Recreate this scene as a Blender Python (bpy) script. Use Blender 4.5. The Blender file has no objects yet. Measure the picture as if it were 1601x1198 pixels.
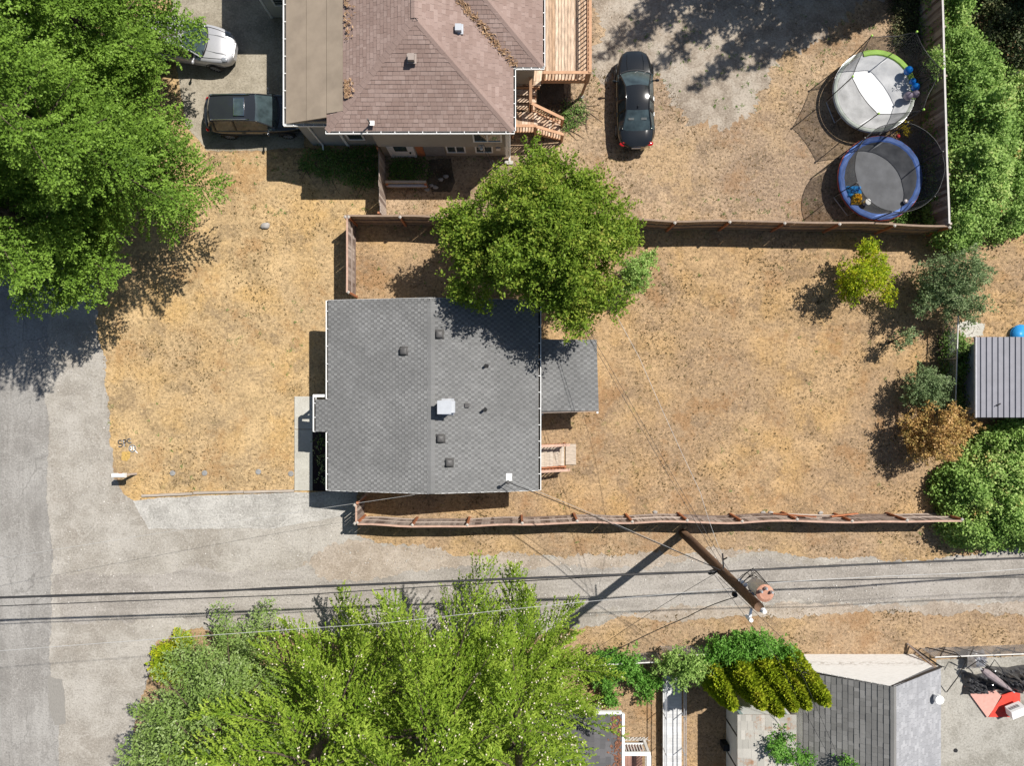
import bpy, math, random
import numpy as np
from mathutils import Vector, Matrix, noise as mnoise
R = random.Random(7)
NR = np.random.default_rng(11)
C = bpy.context.scene.collection
SC = bpy.context.scene
# ------------------------------------------------------------------ camera, sky, sun
H, F, CX, CY = 34.7, 1112.0, 800.5, 599.0        # drone height (m), focal length in photo pixels, nadir
cam = bpy.data.cameras.new("camera")
cam.sensor_width = 36.0; cam.sensor_fit = 'HORIZONTAL'
cam.lens = 36.0 * F / 1601.0
cam.clip_start = 0.1; cam.clip_end = 2000
camo = bpy.data.objects.new("camera", cam); C.objects.link(camo)
camo.location = (0, 0, H); camo.rotation_euler = (0, 0, 0)
SC.camera = camo
SHX, SHY = -0.565, -0.455                          # shadow offset per metre of height
sun_dir = Vector((-SHX, -SHY, 1.0)).normalized()
elev = math.asin(sun_dir.z)
world = bpy.data.worlds.new("World"); SC.world = world; world.use_nodes = True
nt = world.node_tree; bg = nt.nodes['Background']
sky = nt.nodes.new('ShaderNodeTexSky'); sky.sky_type = 'NISHITA'; sky.sun_disc = False
sky.sun_elevation = elev; sky.sun_rotation = math.atan2(sun_dir.x, sun_dir.y)
sky.air_density = 1.0; sky.dust_density = 1.0
nt.links.new(sky.outputs[0], bg.inputs[0]); bg.inputs[1].default_value = 0.06
sl = bpy.data.lights.new("sun", 'SUN'); sl.energy = 4.8; sl.angle = math.radians(0.5); sl.color = (1.0, 0.955, 0.89)
so = bpy.data.objects.new("sun", sl); C.objects.link(so)
so.rotation_euler = sun_dir.to_track_quat('Z', 'Y').to_euler(); so.location = (10, 8, 40)
SC.view_settings.view_transform = 'Standard'; SC.view_settings.look = 'None'
SC.view_settings.gamma = 1.0; SC.view_settings.use_curve_mapping = False
SC.view_settings.exposure = 0.45
SC.cycles.max_bounces = 6; SC.cycles.transparent_max_bounces = 12

# ------------------------------------------------------------------ helpers
def W(px, py, z=0.0):
    d = (H - z) / F
    return Vector(((px - CX) * d, (CY - py) * d, z))

class MB:
    def __init__(s): s.v = []; s.f = []; s.r = []; s.cur = 0.5
    def _a(s, pts):
        i = len(s.v); s.v.extend([tuple(p) for p in pts]); return i
    def poly(s, pts):
        i = s._a(pts); s.f.append(tuple(range(i, i + len(pts)))); s.r.append(s.cur); return s
    def faces(s, pts, fs):
        i = s._a(pts)
        for f in fs: s.f.append(tuple(i + k for k in f)); s.r.append(s.cur)
        return s
    def hexa(s, p):   # 8 points: bottom 4 ccw, top 4 ccw
        return s.faces(p, [(3,2,1,0),(4,5,6,7),(0,1,5,4),(1,2,6,5),(2,3,7,6),(3,0,4,7)])
    def box(s, c, d, rz=0.0, rot=None):
        hx, hy, hz = d[0]/2, d[1]/2, d[2]/2
        m = rot if rot is not None else Matrix.Rotation(rz, 3, 'Z')
        c = Vector(c)
        return s.hexa([c + m @ Vector(q) for q in [(-hx,-hy,-hz),(hx,-hy,-hz),(hx,hy,-hz),(-hx,hy,-hz),(-hx,-hy,hz),(hx,-hy,hz),(hx,hy,hz),(-hx,hy,hz)]])
    def bb(s, x0, x1, y0, y1, z0, z1):
        return s.box(((x0+x1)/2,(y0+y1)/2,(z0+z1)/2),(abs(x1-x0),abs(y1-y0),abs(z1-z0)))
    def beam(s, a, b, w, h, up=(0,0,1)):
        a = Vector(a); b = Vector(b); d = (b-a).normalized(); u = Vector(up)
        if abs(d.dot(u)) > .98: u = Vector((1,0,0))
        sd = d.cross(u).normalized(); u = sd.cross(d)
        sw, uh = sd*(w/2), u*(h/2)
        return s.hexa([a-sw-uh, a+sw-uh, b+sw-uh, b-sw-uh, a-sw+uh, a+sw+uh, b+sw+uh, b-sw+uh])
    def tube(s, pts, r, n=6, caps=True):
        pts = [Vector(p) for p in pts]; rs = r if isinstance(r, (list, tuple)) else [r]*len(pts)
        base = len(s.v); up = Vector((0.13,0.21,1)).normalized()
        for i, p in enumerate(pts):
            d = (pts[min(i+1,len(pts)-1)] - pts[max(i-1,0)]).normalized()
            q = up if abs(d.dot(up)) < .95 else Vector((1,0.1,0))
            a = d.cross(q).normalized(); b = d.cross(a)
            for k in range(n):
                t = 2*math.pi*k/n
                s.v.append(tuple(p + (a*math.cos(t) + b*math.sin(t))*rs[i]))
        for i in range(len(pts)-1):
            for k in range(n):
                s.f.append((base+i*n+k, base+i*n+(k+1)%n, base+(i+1)*n+(k+1)%n, base+(i+1)*n+k)); s.r.append(s.cur)
        if caps:
            s.f.append(tuple(base+k for k in range(n))); s.r.append(s.cur)
            e = base+(len(pts)-1)*n
            s.f.append(tuple(e+k for k in range(n-1,-1,-1))); s.r.append(s.cur)
        return s
    def cyl(s, c, r, h, n=16, r2=None):
        r2 = r if r2 is None else r2; c = Vector(c)
        return s.tube([c, c+Vector((0,0,h))], [r, r2], n)
    def ball(s, c, r, n=10, m=7, sq=(1,1,1)):
        c = Vector(c); pts = []; fs = []
        for j in range(m+1):
            th = math.pi*j/m
            for k in range(n):
                a = 2*math.pi*k/n
                pts.append(c + Vector((r*sq[0]*math.sin(th)*math.cos(a), r*sq[1]*math.sin(th)*math.sin(a), r*sq[2]*math.cos(th))))
        for j in range(m):
            for k in range(n): fs.append((j*n+k, (j+1)*n+k, (j+1)*n+(k+1)%n, j*n+(k+1)%n))
        return s.faces(pts, fs)
    def grid(s, P):   # 2D list of points
        n = len(P[0]); fs = []
        for i in range(len(P)-1):
            for j in range(n-1): fs.append((i*n+j, (i+1)*n+j, (i+1)*n+j+1, i*n+j+1))
        return s.faces([p for row in P for p in row], fs)
    def prism(s, poly, z0, z1):
        n = len(poly); pts = [(p[0],p[1],z0) for p in poly]+[(p[0],p[1],z1) for p in poly]
        return s.faces(pts, [tuple(range(n-1,-1,-1)), tuple(range(n,2*n))]+[(i,(i+1)%n,n+(i+1)%n,n+i) for i in range(n)])
    def mesh(s, name, org=(0,0,0), smooth=False):
        me = bpy.data.meshes.new(name); o = Vector(org)
        me.from_pydata([(x-o.x,y-o.y,z-o.z) for x,y,z in s.v], [], s.f)
        at = me.attributes.new('rnd','FLOAT','FACE'); at.data.foreach_set('value', s.r)
        if smooth: me.polygons.foreach_set('use_smooth', [True]*len(me.polygons))
        me.update(); return me

WL = {}
def link(o, parent, wl):
    C.objects.link(o)
    if parent is not None: o.parent = parent
    WL[o.name] = Vector(wl); return o
def obj(name, mb, mat, parent=None, smooth=False, local=False, kind=None):
    if local: org = Vector((0,0,0))
    elif parent is not None: org = WL[parent.name]
    else:
        a = np.array(mb.v); org = Vector(((a[:,0].min()+a[:,0].max())/2,(a[:,1].min()+a[:,1].max())/2,a[:,2].min()))
    me = mb.mesh(name, org, smooth)
    if mat is not None: me.materials.append(mat)
    o = bpy.data.objects.new(name, me)
    if parent is None and not local: o.location = org
    link(o, parent, org)
    if kind: o['kind'] = kind
    return o
def inst(name, me, parent, loc, rot=(0,0,0), sc=(1,1,1)):
    o = bpy.data.objects.new(name, me)
    o.location = Vector(loc) - (WL[parent.name] if parent is not None else Vector((0,0,0)))
    o.rotation_euler = rot; o.scale = sc
    return link(o, parent, loc)
def unit(name, mb, mat, smooth=False):
    me = mb.mesh(name, (0,0,0), smooth); me.materials.append(mat); return me
def tag(o, label, cat, group=None):
    o['label'] = label; o['category'] = cat
    if group: o['group'] = group
    return o
def thing(name, label, cat, loc, group=None, rz=0.0):
    o = bpy.data.objects.new(name, None); o.empty_display_size = .2
    o.location = loc; o.rotation_euler = (0,0,rz)
    link(o, None, loc); return tag(o, label, cat, group)
def copy_tree(root, loc, rz=None, label=None):
    def rec(o, par):
        c = o.copy(); C.objects.link(c); c.parent = par; WL[c.name] = WL[o.name]
        for ch in list(o.children): rec(ch, c)
        return c
    r = rec(root, None); r.location = loc
    if rz is not None: r.rotation_euler = (0,0,rz)
    if label: r['label'] = label
    return r

# ------------------------------------------------------------------ materials
def nodes(name):
    m = bpy.data.materials.new(name); m.use_nodes = True
    t = m.node_tree; return m, t, t.nodes['Principled BSDF'], t.nodes['Material Output']
def N(t, typ, **kw):
    n = t.nodes.new(typ)
    for k, v in kw.items(): setattr(n, k, v)
    return n
def noi(t, pos, scale, detail=4.0, rough=.55, out=0):
    n = N(t,'ShaderNodeTexNoise'); n.inputs['Scale'].default_value = scale; n.inputs['Detail'].default_value = detail
    n.inputs['Roughness'].default_value = rough; t.links.new(pos, n.inputs['Vector']); return n.outputs[out]
def ramp(t, val, stops):
    r = N(t,'ShaderNodeValToRGB'); e = r.color_ramp.elements
    while len(e) < len(stops): e.new(0.5)
    for i, (p, c) in enumerate(stops):
        e[i].position = p; e[i].color = (c[0],c[1],c[2],1) if isinstance(c,(tuple,list)) else (c,c,c,1)
    t.links.new(val, r.inputs[0]); return r.outputs[0]
def mix(t, fac, a, b, mode='MIX'):
    m = N(t,'ShaderNodeMix', data_type='RGBA', blend_type=mode)
    for s, k in ((fac,0),(a,6),(b,7)):
        if isinstance(s,(int,float)): m.inputs[k].default_value = s
        elif isinstance(s,(tuple,list)): m.inputs[k].default_value = (s[0],s[1],s[2],1)
        else: t.links.new(s, m.inputs[k])
    return m.outputs[2]
def pos(t, sc=None):
    g = N(t,'ShaderNodeNewGeometry').outputs['Position']
    if sc is None: return g
    m = N(t,'ShaderNodeVectorMath', operation='MULTIPLY'); m.inputs[1].default_value = sc
    t.links.new(g, m.inputs[0]); return m.outputs[0]
def bump(t, b, h, dist, strength=1.0):
    n = N(t,'ShaderNodeBump'); n.inputs['Distance'].default_value = dist; n.inputs['Strength'].default_value = strength
    t.links.new(h, n.inputs['Height']); t.links.new(n.outputs[0], b.inputs['Normal'])
def sc3(c, k): return (min(c[0]*k,1), min(c[1]*k,1), min(c[2]*k,1))

def M(name, col, rough=.75, var=.18, scale=6.0, sv=None, attr=0, objr=0, col2=None, metal=0.0, spec=.3, bmp=0.0, dirt=0.0, coat=0.0):
    """painted / wooden / plain surface: base colour, fine noise, optional per-face or per-object tint towards col2"""
    m, t, b, o = nodes(name)
    p = pos(t, sv) if sv else pos(t)
    f = noi(t, p, scale, 5, .6)
    c = ramp(t, f, [(.28, sc3(col,1-var)), (.72, sc3(col,1+var))])
    if col2 is not None:
        if attr: a = N(t,'ShaderNodeAttribute', attribute_name='rnd').outputs['Fac']
        else: a = N(t,'ShaderNodeObjectInfo').outputs['Random']
        c2 = ramp(t, f, [(.28, sc3(col2,1-var)), (.72, sc3(col2,1+var))])
        c = mix(t, a, c, c2)
    if dirt:
        d = noi(t, pos(t), .9, 5, .65)
        c = mix(t, ramp(t, d, [(.45,0),(.75,dirt)]), c, sc3(col,.45))
    t.links.new(c, b.inputs['Base Color'])
    b.inputs['Roughness'].default_value = rough; b.inputs['Metallic'].default_value = metal
    b.inputs['Specular IOR Level'].default_value = spec; b.inputs['Coat Weight'].default_value = coat
    b.inputs['Coat Roughness'].default_value = .04
    if bmp: bump(t, b, f, bmp)
    return m

def leafmat(name, stops, trans=.35, rough=.5, gain=1.55):
    m, t, b, o = nodes(name)
    a = N(t,'ShaderNodeAttribute', attribute_name='rnd').outputs['Fac']
    n = noi(t, pos(t), .8, 3)
    ad = N(t,'ShaderNodeMath', operation='ADD'); t.links.new(a, ad.inputs[0])
    mu = N(t,'ShaderNodeMath', operation='MULTIPLY_ADD'); mu.inputs[1].default_value = .5; mu.inputs[2].default_value = -.25
    t.links.new(n, mu.inputs[0]); t.links.new(mu.outputs[0], ad.inputs[1])
    c = ramp(t, ad.outputs[0], [(q, sc3(w_, gain)) for q, w_ in stops])
    t.links.new(c, b.inputs['Base Color']); b.inputs['Roughness'].default_value = rough; b.inputs['Specular IOR Level'].default_value = .12
    tr = N(t,'ShaderNodeBsdfTranslucent'); ms = N(t,'ShaderNodeMixShader'); ms.inputs[0].default_value = trans
    t.links.new(mix(t, .5, c, (.5,.55,.03), 'MIX') if False else c, tr.inputs['Color'])
    t.links.new(b.outputs[0], ms.inputs[1]); t.links.new(tr.outputs[0], ms.inputs[2]); t.links.new(ms.outputs[0], o.inputs['Surface'])
    return m

def glass(name, col=(.038,.055,.06), rough=.03):
    m, t, b, o = nodes(name)
    f = noi(t, pos(t), 2.5, 3)
    t.links.new(ramp(t, f, [(.3, sc3(col,.6)), (.7, sc3(col,1.5))]), b.inputs['Base Color'])
    b.inputs['Roughness'].default_value = rough; b.inputs['Specular IOR Level'].default_value = .8
    return m

def netmat(name, col, opacity):
    m, t, b, o = nodes(name)
    f = noi(t, pos(t), 5, 3)
    t.links.new(ramp(t, f, [(.3, sc3(col,.7)), (.7, sc3(col,1.3))]), b.inputs['Base Color']); b.inputs['Roughness'].default_value = .8
    tp = N(t,'ShaderNodeBsdfTransparent'); ms = N(t,'ShaderNodeMixShader')
    t.links.new(ramp(t, noi(t, pos(t), 1.3, 3), [(.3, max(opacity-.12,0)), (.7, opacity+.12)]), ms.inputs[0])
    t.links.new(tp.outputs[0], ms.inputs[1]); t.links.new(b.outputs[0], ms.inputs[2]); t.links.new(ms.outputs[0], o.inputs['Surface'])
    return m

def lawn_material(name, base, gold, bare, goldamt, dryamt, speck, green):
    m, t, b, o = nodes(name)
    p = pos(t)
    big = noi(t, p, .16, 4, .6); mid = noi(t, p, .75, 5, .65); fine = noi(t, p, 5.5, 5, .8); spk = noi(t, p, 9.0, 3, .75)
    c = ramp(t, mid, [(.37,sc3(base,.66)), (.46,sc3(base,.92)), (.54,base), (.63,sc3(base,1.16))])
    c = mix(t, ramp(t, noi(t, p, .42, 5, .6), [(.47,0),(.60,goldamt)]), c, gold)
    c = mix(t, ramp(t, big, [(.44,0),(.56,dryamt)]), c, bare)
    c = mix(t, ramp(t, noi(t, p, .6, 6, .75), [(.53,0),(.62,.65)]), c, sc3(bare,.66))
    c = mix(t, ramp(t, noi(t, pos(t,(.35,2.2,1)), 1.0, 4, .6), [(.5,0),(.7,.22)]), c, sc3(base,1.25))
    c = mix(t, ramp(t, fine, [(.36,.75),(.49,0)]), c, sc3(base,.42))
    c = mix(t, ramp(t, fine, [(.54,0),(.70,.7)]), c, sc3(base,1.5))
    c = mix(t, ramp(t, spk, [(.36,.85*speck),(.44,0)]), c, (base[0]*.22,base[1]*.24,base[2]*.24))
    c = mix(t, ramp(t, spk, [(.58,0),(.68,.6)]), c, sc3(base,1.75))
    c = mix(t, ramp(t, noi(t, p, .33, 7, .75), [(.54,0),(.62,.5)]), c, (base[0]*.70,base[1]*.55,base[2]*.42))
    g = mix(t, 1.0, ramp(t, noi(t, p, 1.9, 5, .7), [(.60,0),(.70,1)]), ramp(t, noi(t, p, .23, 3), [(.40,0),(.62,green)]), 'MULTIPLY')
    c = mix(t, g, c, mix(t, fine, (.075,.08,.022), (.20,.19,.06)))
    t.links.new(c, b.inputs['Base Color']); b.inputs['Roughness'].default_value = .95; b.inputs['Specular IOR Level'].default_value = .1
    bump(t, b, fine, .06); return m

def gravel_material(name, c0, c1, c2, streak=None, spk=1.0, bscale=.25, cracks=0):
    m, t, b, o = nodes(name); p = pos(t)
    big = noi(t, p, bscale, 5, .6); mid = noi(t, pos(t, streak) if streak else p, 1.0, 6, .65)
    c = ramp(t, big, [(.40,c0),(.50,c1),(.60,c2)])
    c = mix(t, ramp(t, mid, [(.40,.45*spk),(.50,0)]), c, sc3(c0,.78))
    c = mix(t, ramp(t, mid, [(.53,0),(.63,.45*spk)]), c, sc3(c2,1.15))
    wn = N(t,'ShaderNodeTexNoise'); wn.inputs['Scale'].default_value = .55; wn.inputs['Detail'].default_value = 4; wn.inputs['Distortion'].default_value = 2.2; t.links.new(p, wn.inputs['Vector'])
    c = mix(t, ramp(t, wn.outputs[0], [(.555,0),(.60,.5*spk),(.66,.1)]), c, sc3(c2,1.18))
    f = noi(t, p, 10.5, 4, .85)
    c = mix(t, ramp(t, f, [(.34,.75*spk),(.48,0)]), c, sc3(c0,.52))
    c = mix(t, ramp(t, f, [(.53,0),(.68,.75*spk)]), c, sc3(c2,1.35))
    v = N(t,'ShaderNodeTexVoronoi'); v.inputs['Scale'].default_value = 3.6; t.links.new(p, v.inputs['Vector'])
    c = mix(t, ramp(t, v.outputs['Distance'], [(.05,.7*spk),(.10,0)]), c, sc3(c2,1.5))
    if cracks:
        dn = N(t,'ShaderNodeVectorMath', operation='ADD'); ds = N(t,'ShaderNodeVectorMath', operation='SCALE'); ds.inputs['Scale'].default_value = .9
        t.links.new(noi(t, p, .8, 4, .6, 1), ds.inputs[0]); t.links.new(p, dn.inputs[0]); t.links.new(ds.outputs[0], dn.inputs[1])
        vc = N(t,'ShaderNodeTexVoronoi', feature='DISTANCE_TO_EDGE'); vc.inputs['Scale'].default_value = .38; t.links.new(dn.outputs[0], vc.inputs['Vector'])
        gate = ramp(t, noi(t, p, .25, 2), [(.46,0),(.54,cracks)])
        c = mix(t, mix(t, 1.0, ramp(t, vc.outputs['Distance'], [(.004,1),(.012,0)]), gate, 'MULTIPLY'), c, sc3(c0,.35))
        c = mix(t, ramp(t, noi(t, p, .42, 3, .5), [(.58,0),(.66,.35)]), c, sc3(c0,.72))
    t.links.new(c, b.inputs['Base Color']); b.inputs['Roughness'].default_value = .92; b.inputs['Specular IOR Level'].default_value = .15
    bump(t, b, f, .02); return m

def shingle_material(name, a, b_, moss=None):
    m, t, b, o = nodes(name); p = pos(t)
    at = N(t,'ShaderNodeAttribute', attribute_name='rnd').outputs['Fac']
    c = ramp(t, at, [(0,a),(1,b_)])
    g = noi(t, p, 45, 3, .8)
    c = mix(t, ramp(t, g, [(.3,.45),(.5,0)]), c, sc3(a,.6)); c = mix(t, ramp(t, g, [(.55,0),(.75,.4)]), c, sc3(b_,1.3))
    d = noi(t, p, .5, 5, .6)
    c = mix(t, ramp(t, d, [(.40,.30),(.55,0)]), c, sc3(a,.75))
    if moss: c = mix(t, ramp(t, noi(t, p, 1.6, 6, .7), [(.55,0),(.68,.8)]), c, moss)
    t.links.new(c, b.inputs['Base Color']); b.inputs['Roughness'].default_value = .9; b.inputs['Specular IOR Level'].default_value = .2
    bump(t, b, g, .004); return m

m_lawn = lawn_material("dry_lawn", (.42,.285,.155), (.46,.285,.115), (.30,.212,.138), .6, .7, .8, .8)
m_lawn_w = lawn_material("golden_lawn", (.48,.34,.18), (.505,.32,.125), (.37,.27,.165), .7, .4, .6, .4)
m_lawn_n = lawn_material("trodden_lawn", (.395,.287,.185), (.43,.285,.14), (.29,.212,.15), .45, .9, 1.0, 1.0)
m_verge = lawn_material("dusty_verge", (.39,.275,.165), (.43,.28,.12), (.33,.235,.155), .5, .7, .8, .5)
m_road = gravel_material("road_asphalt", (.235,.222,.204), (.275,.262,.243), (.31,.297,.277), (2.2,.2,1), .8, .25, .35)
m_alley = gravel_material("alley_gravel", (.275,.248,.212), (.325,.30,.262), (.375,.35,.312), None, .85, .32)
m_lane = gravel_material("alley_asphalt", (.255,.232,.205), (.295,.27,.24), (.335,.31,.28), (.3,2.2,1), .9)
m_drive = gravel_material("driveway_gravel", (.33,.315,.288), (.38,.365,.335), (.42,.405,.375), None, 1.0)
m_parking = gravel_material("parking_gravel", (.25,.205,.16), (.315,.265,.21), (.36,.315,.26), None, 1.0, .5)
m_ndrive = gravel_material("old_driveway", (.24,.21,.16), (.295,.26,.20), (.33,.295,.235), None, .9)
m_concrete = gravel_material("concrete", (.40,.385,.335), (.435,.42,.37), (.47,.455,.41), None, .4)
m_patio = gravel_material("patio_concrete", (.25,.235,.20), (.29,.275,.24), (.335,.32,.285), None, .9)
m_dirt = gravel_material("reddish_dirt", (.295,.245,.195), (.335,.283,.228), (.375,.325,.272), None, .9, .6)
m_mulch = gravel_material("bark_mulch", (.018,.012,.014), (.028,.018,.02), (.04,.028,.028), None, 1.0)
m_soil = gravel_material("dark_soil", (.06,.045,.03), (.09,.07,.05), (.12,.095,.065), None, 1.0, .8)
m_shingle = shingle_material("grey_shingle", (.125,.125,.123), (.245,.245,.242))
m_shingle2 = shingle_material("brown_shingle", (.24,.168,.143), (.325,.242,.212))
m_shingle3 = shingle_material("shade_tone_shingle", (.15,.147,.14), (.24,.235,.225))  # garage slope turned from the sun: its shade is put into the colour
m_shingle4 = shingle_material("mossy_shingle", (.30,.29,.26), (.44,.42,.38), (.26,.12,.05))
m_shingle5 = shingle_material("dark_shingle", (.09,.088,.092), (.15,.145,.15))
m_under = M("roof_felt", (.07,.07,.072), .9)
m_flat = M("tan_roll_roofing", (.315,.255,.195), .9, .10, 1.6, dirt=.35, bmp=.003)
m_white = M("white_paint", (.78,.78,.76), .45, .06, 4, dirt=.12)
m_dark = M("gutter_debris", (.05,.045,.04), .8)  # dark debris in the gutter bed
m_siding = M("beige_siding", (.36,.32,.265), .7, .06, 3, dirt=.15)
m_gsiding = M("pale_siding", (.46,.46,.43), .7, .06, 3, dirt=.15)
m_gwall = M("garage_siding", (.30,.31,.31), .7, .06, 3, dirt=.15)
m_wsiding = M("bluegrey_siding", (.40,.42,.44), .7, .08, 3, dirt=.2)
m_wood_grey = M("weathered_boards", (.15,.105,.085), .85, .30, 5, (6,6,.7), objr=1, col2=(.46,.385,.33), bmp=.004)
m_wood_tan = M("tan_boards", (.36,.245,.155), .85, .28, 5, (6,6,.7), objr=1, col2=(.24,.165,.115), bmp=.004)
m_cedar = M("orange_stained_wood", (.42,.155,.07), .7, .25, 5, objr=1, col2=(.33,.13,.065), bmp=.003)
m_cap = M("post_cap_metal", (.40,.37,.33), .5, .1)
m_rail = M("pale_rail", (.50,.40,.30), .8, .2, 4)
m_deckrail = M("cedar_rail", (.46,.265,.155), .7, .2, 4)
m_deck = M("worn_deck_boards", (.33,.20,.115), .8, .4, 3, (5,.8,5), objr=1, col2=(.60,.48,.37), bmp=.003)
m_step = M("grey_step_boards", (.40,.33,.26), .85, .3, 5, (1,5,1), objr=1, col2=(.50,.44,.37), bmp=.003)
m_pinkwood = M("pinkish_cap_rail", (.44,.29,.22), .8, .2, 4)  # pinkish wood of the fence caps and step handrails
m_metalv = M("dark_vent_metal", (.085,.082,.08), .5, .15, 8, metal=.0)
m_galv = M("galvanized_metal", (.55,.56,.58), .4, .12, 6, metal=.6)
m_chim = M("grey_metal_box", (.42,.44,.47), .5, .06, 5)
m_black = M("black_rubber", (.015,.015,.016), .7, .2)
m_blackp = M("black_powder_coat", (.02,.02,.022), .4, .2)
m_win = glass("window_glass")
m_bark = M("bark", (.10,.075,.055), .95, .4, 9, (3,3,.6), bmp=.03)
m_pole = M("pole_wood", (.15,.088,.052), .9, .35, 8, (8,8,.5), bmp=.01, dirt=.4)
m_wire = M("cable_black", (.03,.03,.032), .6)
m_wirep = M("cable_pale", (.42,.42,.41), .45)
m_rust = M("rusty_lid", (.43,.225,.155), .8, .2, 12, dirt=.3)
m_tgrey = M("transformer_paint", (.78,.80,.82), .4, .06, 5)
m_litter = M("leaf_litter", (.27,.155,.085), .9, .3, 9, attr=1, col2=(.44,.30,.18))
# ------------------------------------------------------------------ ground and paving
def ragged(px, amp, step=.07, seed=0.0, z=0.0):
    step = min(step, .07) if amp > .1 else step
    P = [W(x, y) for x, y in px]; out = []
    for i, a in enumerate(P):
        b = P[(i+1) % len(P)]; L = (b-a).length; n = max(1, min(700, int(L/step)))
        d = (b-a).normalized(); nrm = Vector((-d.y, d.x, 0))
        for k in range(n):
            p = a + (b-a)*(k/n); q = p*.55 + Vector((seed,seed*2,0)); q2 = p*3.1 + Vector((seed,0,seed))
            far = max(abs(p.x)-30, abs(p.y)-24, 0)
            w = 0 if far > 0 else amp
            p = p + nrm*w*(mnoise.noise(q)*1.3 + .6*mnoise.noise(q2) + .35*mnoise.noise(p*9.0) + .25*mnoise.noise(p*21.0))
            out.append((p.x, p.y, z))
    return out
def sheet(name, px, z, mat, amp, step=.12, seed=1.0):
    from mathutils.geometry import delaunay_2d_cdt
    pts = ragged(px, amp, step, seed, z); V2 = [Vector((p[0],p[1])) for p in pts]
    vs, _, fs, *_r = delaunay_2d_cdt(V2, [], [list(range(len(V2)))], 1, 1e-5)
    mb = MB(); tri = []
    for f in fs:
        q = [vs[k] for k in f]; ar = sum(q[k].x*q[(k+1)%len(q)].y-q[(k+1)%len(q)].x*q[k].y for k in range(len(q)))
        tri.append(tuple(f) if ar > 0 else tuple(f[::-1]))
    mb.faces([(v.x,v.y,z) for v in vs], tri); o = obj(name, mb, mat); o['kind'] = 'structure'; return o
g = MB(); g.poly([(-250,-250,0),(250,-250,0),(250,250,0),(-250,250,0)]); o = obj("lawn", g, m_lawn); o['kind'] = 'structure'
ALLEY = [(70,-3000),(150,-700),(118,-300),(128,300),(148,450),(160,560),(166,620),(173,690),(182,745),(196,772),(216,784),(557,770),(557,838),(610,856),(720,868),(900,873),(1100,868),(1190,860),(1340,873),(1470,872),(1601,862),(2200,850),(8000,840),(8000,965),(2200,955),(1601,951),(1400,954),(1230,952),(1000,964),(900,985),(700,1000),(300,985),(246,1006),(226,1080),(205,1150),(190,1300),(190,4000),(70,4000)]
LANE = [(90,905),(300,892),(560,890),(720,876),(900,880),(1100,876),(1300,880),(1601,872),(2200,862),(8000,850),(8000,945),(2200,942),(1601,938),(1300,940),(1100,946),(900,955),(600,960),(300,966),(90,972)]
ROAD = [(-700,-3000),(96,-3000),(88,-300),(80,300),(72,620),(80,700),(74,820),(84,950),(78,1060),(92,1130),(86,4000),(-700,4000)]
DRIVE = [(208,783),(300,776),(460,770),(557,768),(557,802),(515,812),(430,826),(232,828)]
PARK = [(926,-400),(1400,-400),(1388,0),(1300,55),(1225,95),(1195,140),(1165,190),(1120,205),(1085,195),(1062,150),(1030,112),(985,104),(930,112)]
NDRV = [(262,-300),(476,-300),(476,232),(420,234),(322,236),(290,190),(268,60)]
PATIO = [(1464,1032),(1601,1026),(2400,1010),(2400,2000),(1475,2000)]
sheet("west_lawn", [(100,-3000),(262,-3000),(262,60),(330,238),(600,236),(602,352),(556,352),(556,470),(516,470),(516,772),(200,790),(120,600)], .002, m_lawn_w, .15, .15, 21)
sheet("north_yard", [(602,236),(800,236),(845,-3000),(1436,-3000),(1440,200),(1446,360),(1000,356),(602,352)], .002, m_lawn_n, .12, .15, 22)
sheet("alley_verge", [(556,800),(900,812),(1480,806),(1700,800),(8000,800),(8000,1040),(1700,1026),(1240,1026),(900,1026),(480,1040),(556,900)], .002, m_verge, .12, .15, 23)
sheet("gravel_alley", ALLEY, .004, m_alley, .22, .10, 3)
sheet("alley_lane", LANE, .008, m_lane, .30, .12, 9)
sheet("dirt_strip", [(470,880),(560,842),(700,862),(900,872),(1060,866),(1190,860),(1060,884),(900,888),(740,884),(600,900),(500,912)], .010, m_dirt, .34, .1, 31)
sheet("dirt_strip", [(930,962),(1050,950),(1230,944),(1420,946),(1601,942),(1700,955),(1400,960),(1230,962),(1000,972)], .010, m_dirt, .26, .1, 33)
sheet("road", ROAD, .012, m_road, .16, .10, 5)
sheet("gravel_driveway", DRIVE, .012, m_drive, .05, .08, 6)
sheet("parking_gravel", PARK, .004, m_parking, .75, .12, 7)
sheet("neighbour_driveway", NDRV, .004, m_ndrive, .10, .12, 8)
sheet("concrete_patio", PATIO, .006, m_patio, .015, .3, 2)
sheet("soil_patch", [(672,250),(706,246),(712,286),(704,300),(676,300),(668,276)], .006, m_soil, .06, .08, 4)
sheet("soil_patch", [(840,128),(882,128),(884,170),(862,182),(842,168)], .006, m_soil, .08, .08, 14)
sheet("gravel_clearing", [(1498,505),(1520,498),(1542,505),(1538,526),(1506,526)], .005, m_concrete, .12, .08, 11)
sheet("road_patch", [(76,1058),(98,1062),(104,1132),(84,1136),(76,1110)], .016, M("old_asphalt_patch",(.235,.222,.20),.9,.25,8,(6,1,1)), .08, .08, 12)
# concrete walk in two slabs with a joint, and the bark bed by the house
walk = MB()
for a, b in (((461,620),(490,671)), ((461,672),(489,767))):
    p, q = W(*a), W(*b); walk.bb(p.x, q.x, p.y, q.y, -.05, .05)
o = obj("concrete_walk", walk, m_concrete); o['kind'] = 'structure'
sheet("bark_bed", [(489,673),(522,673),(522,768),(489,768)], .05, m_mulch, .01, .1, 2)

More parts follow.
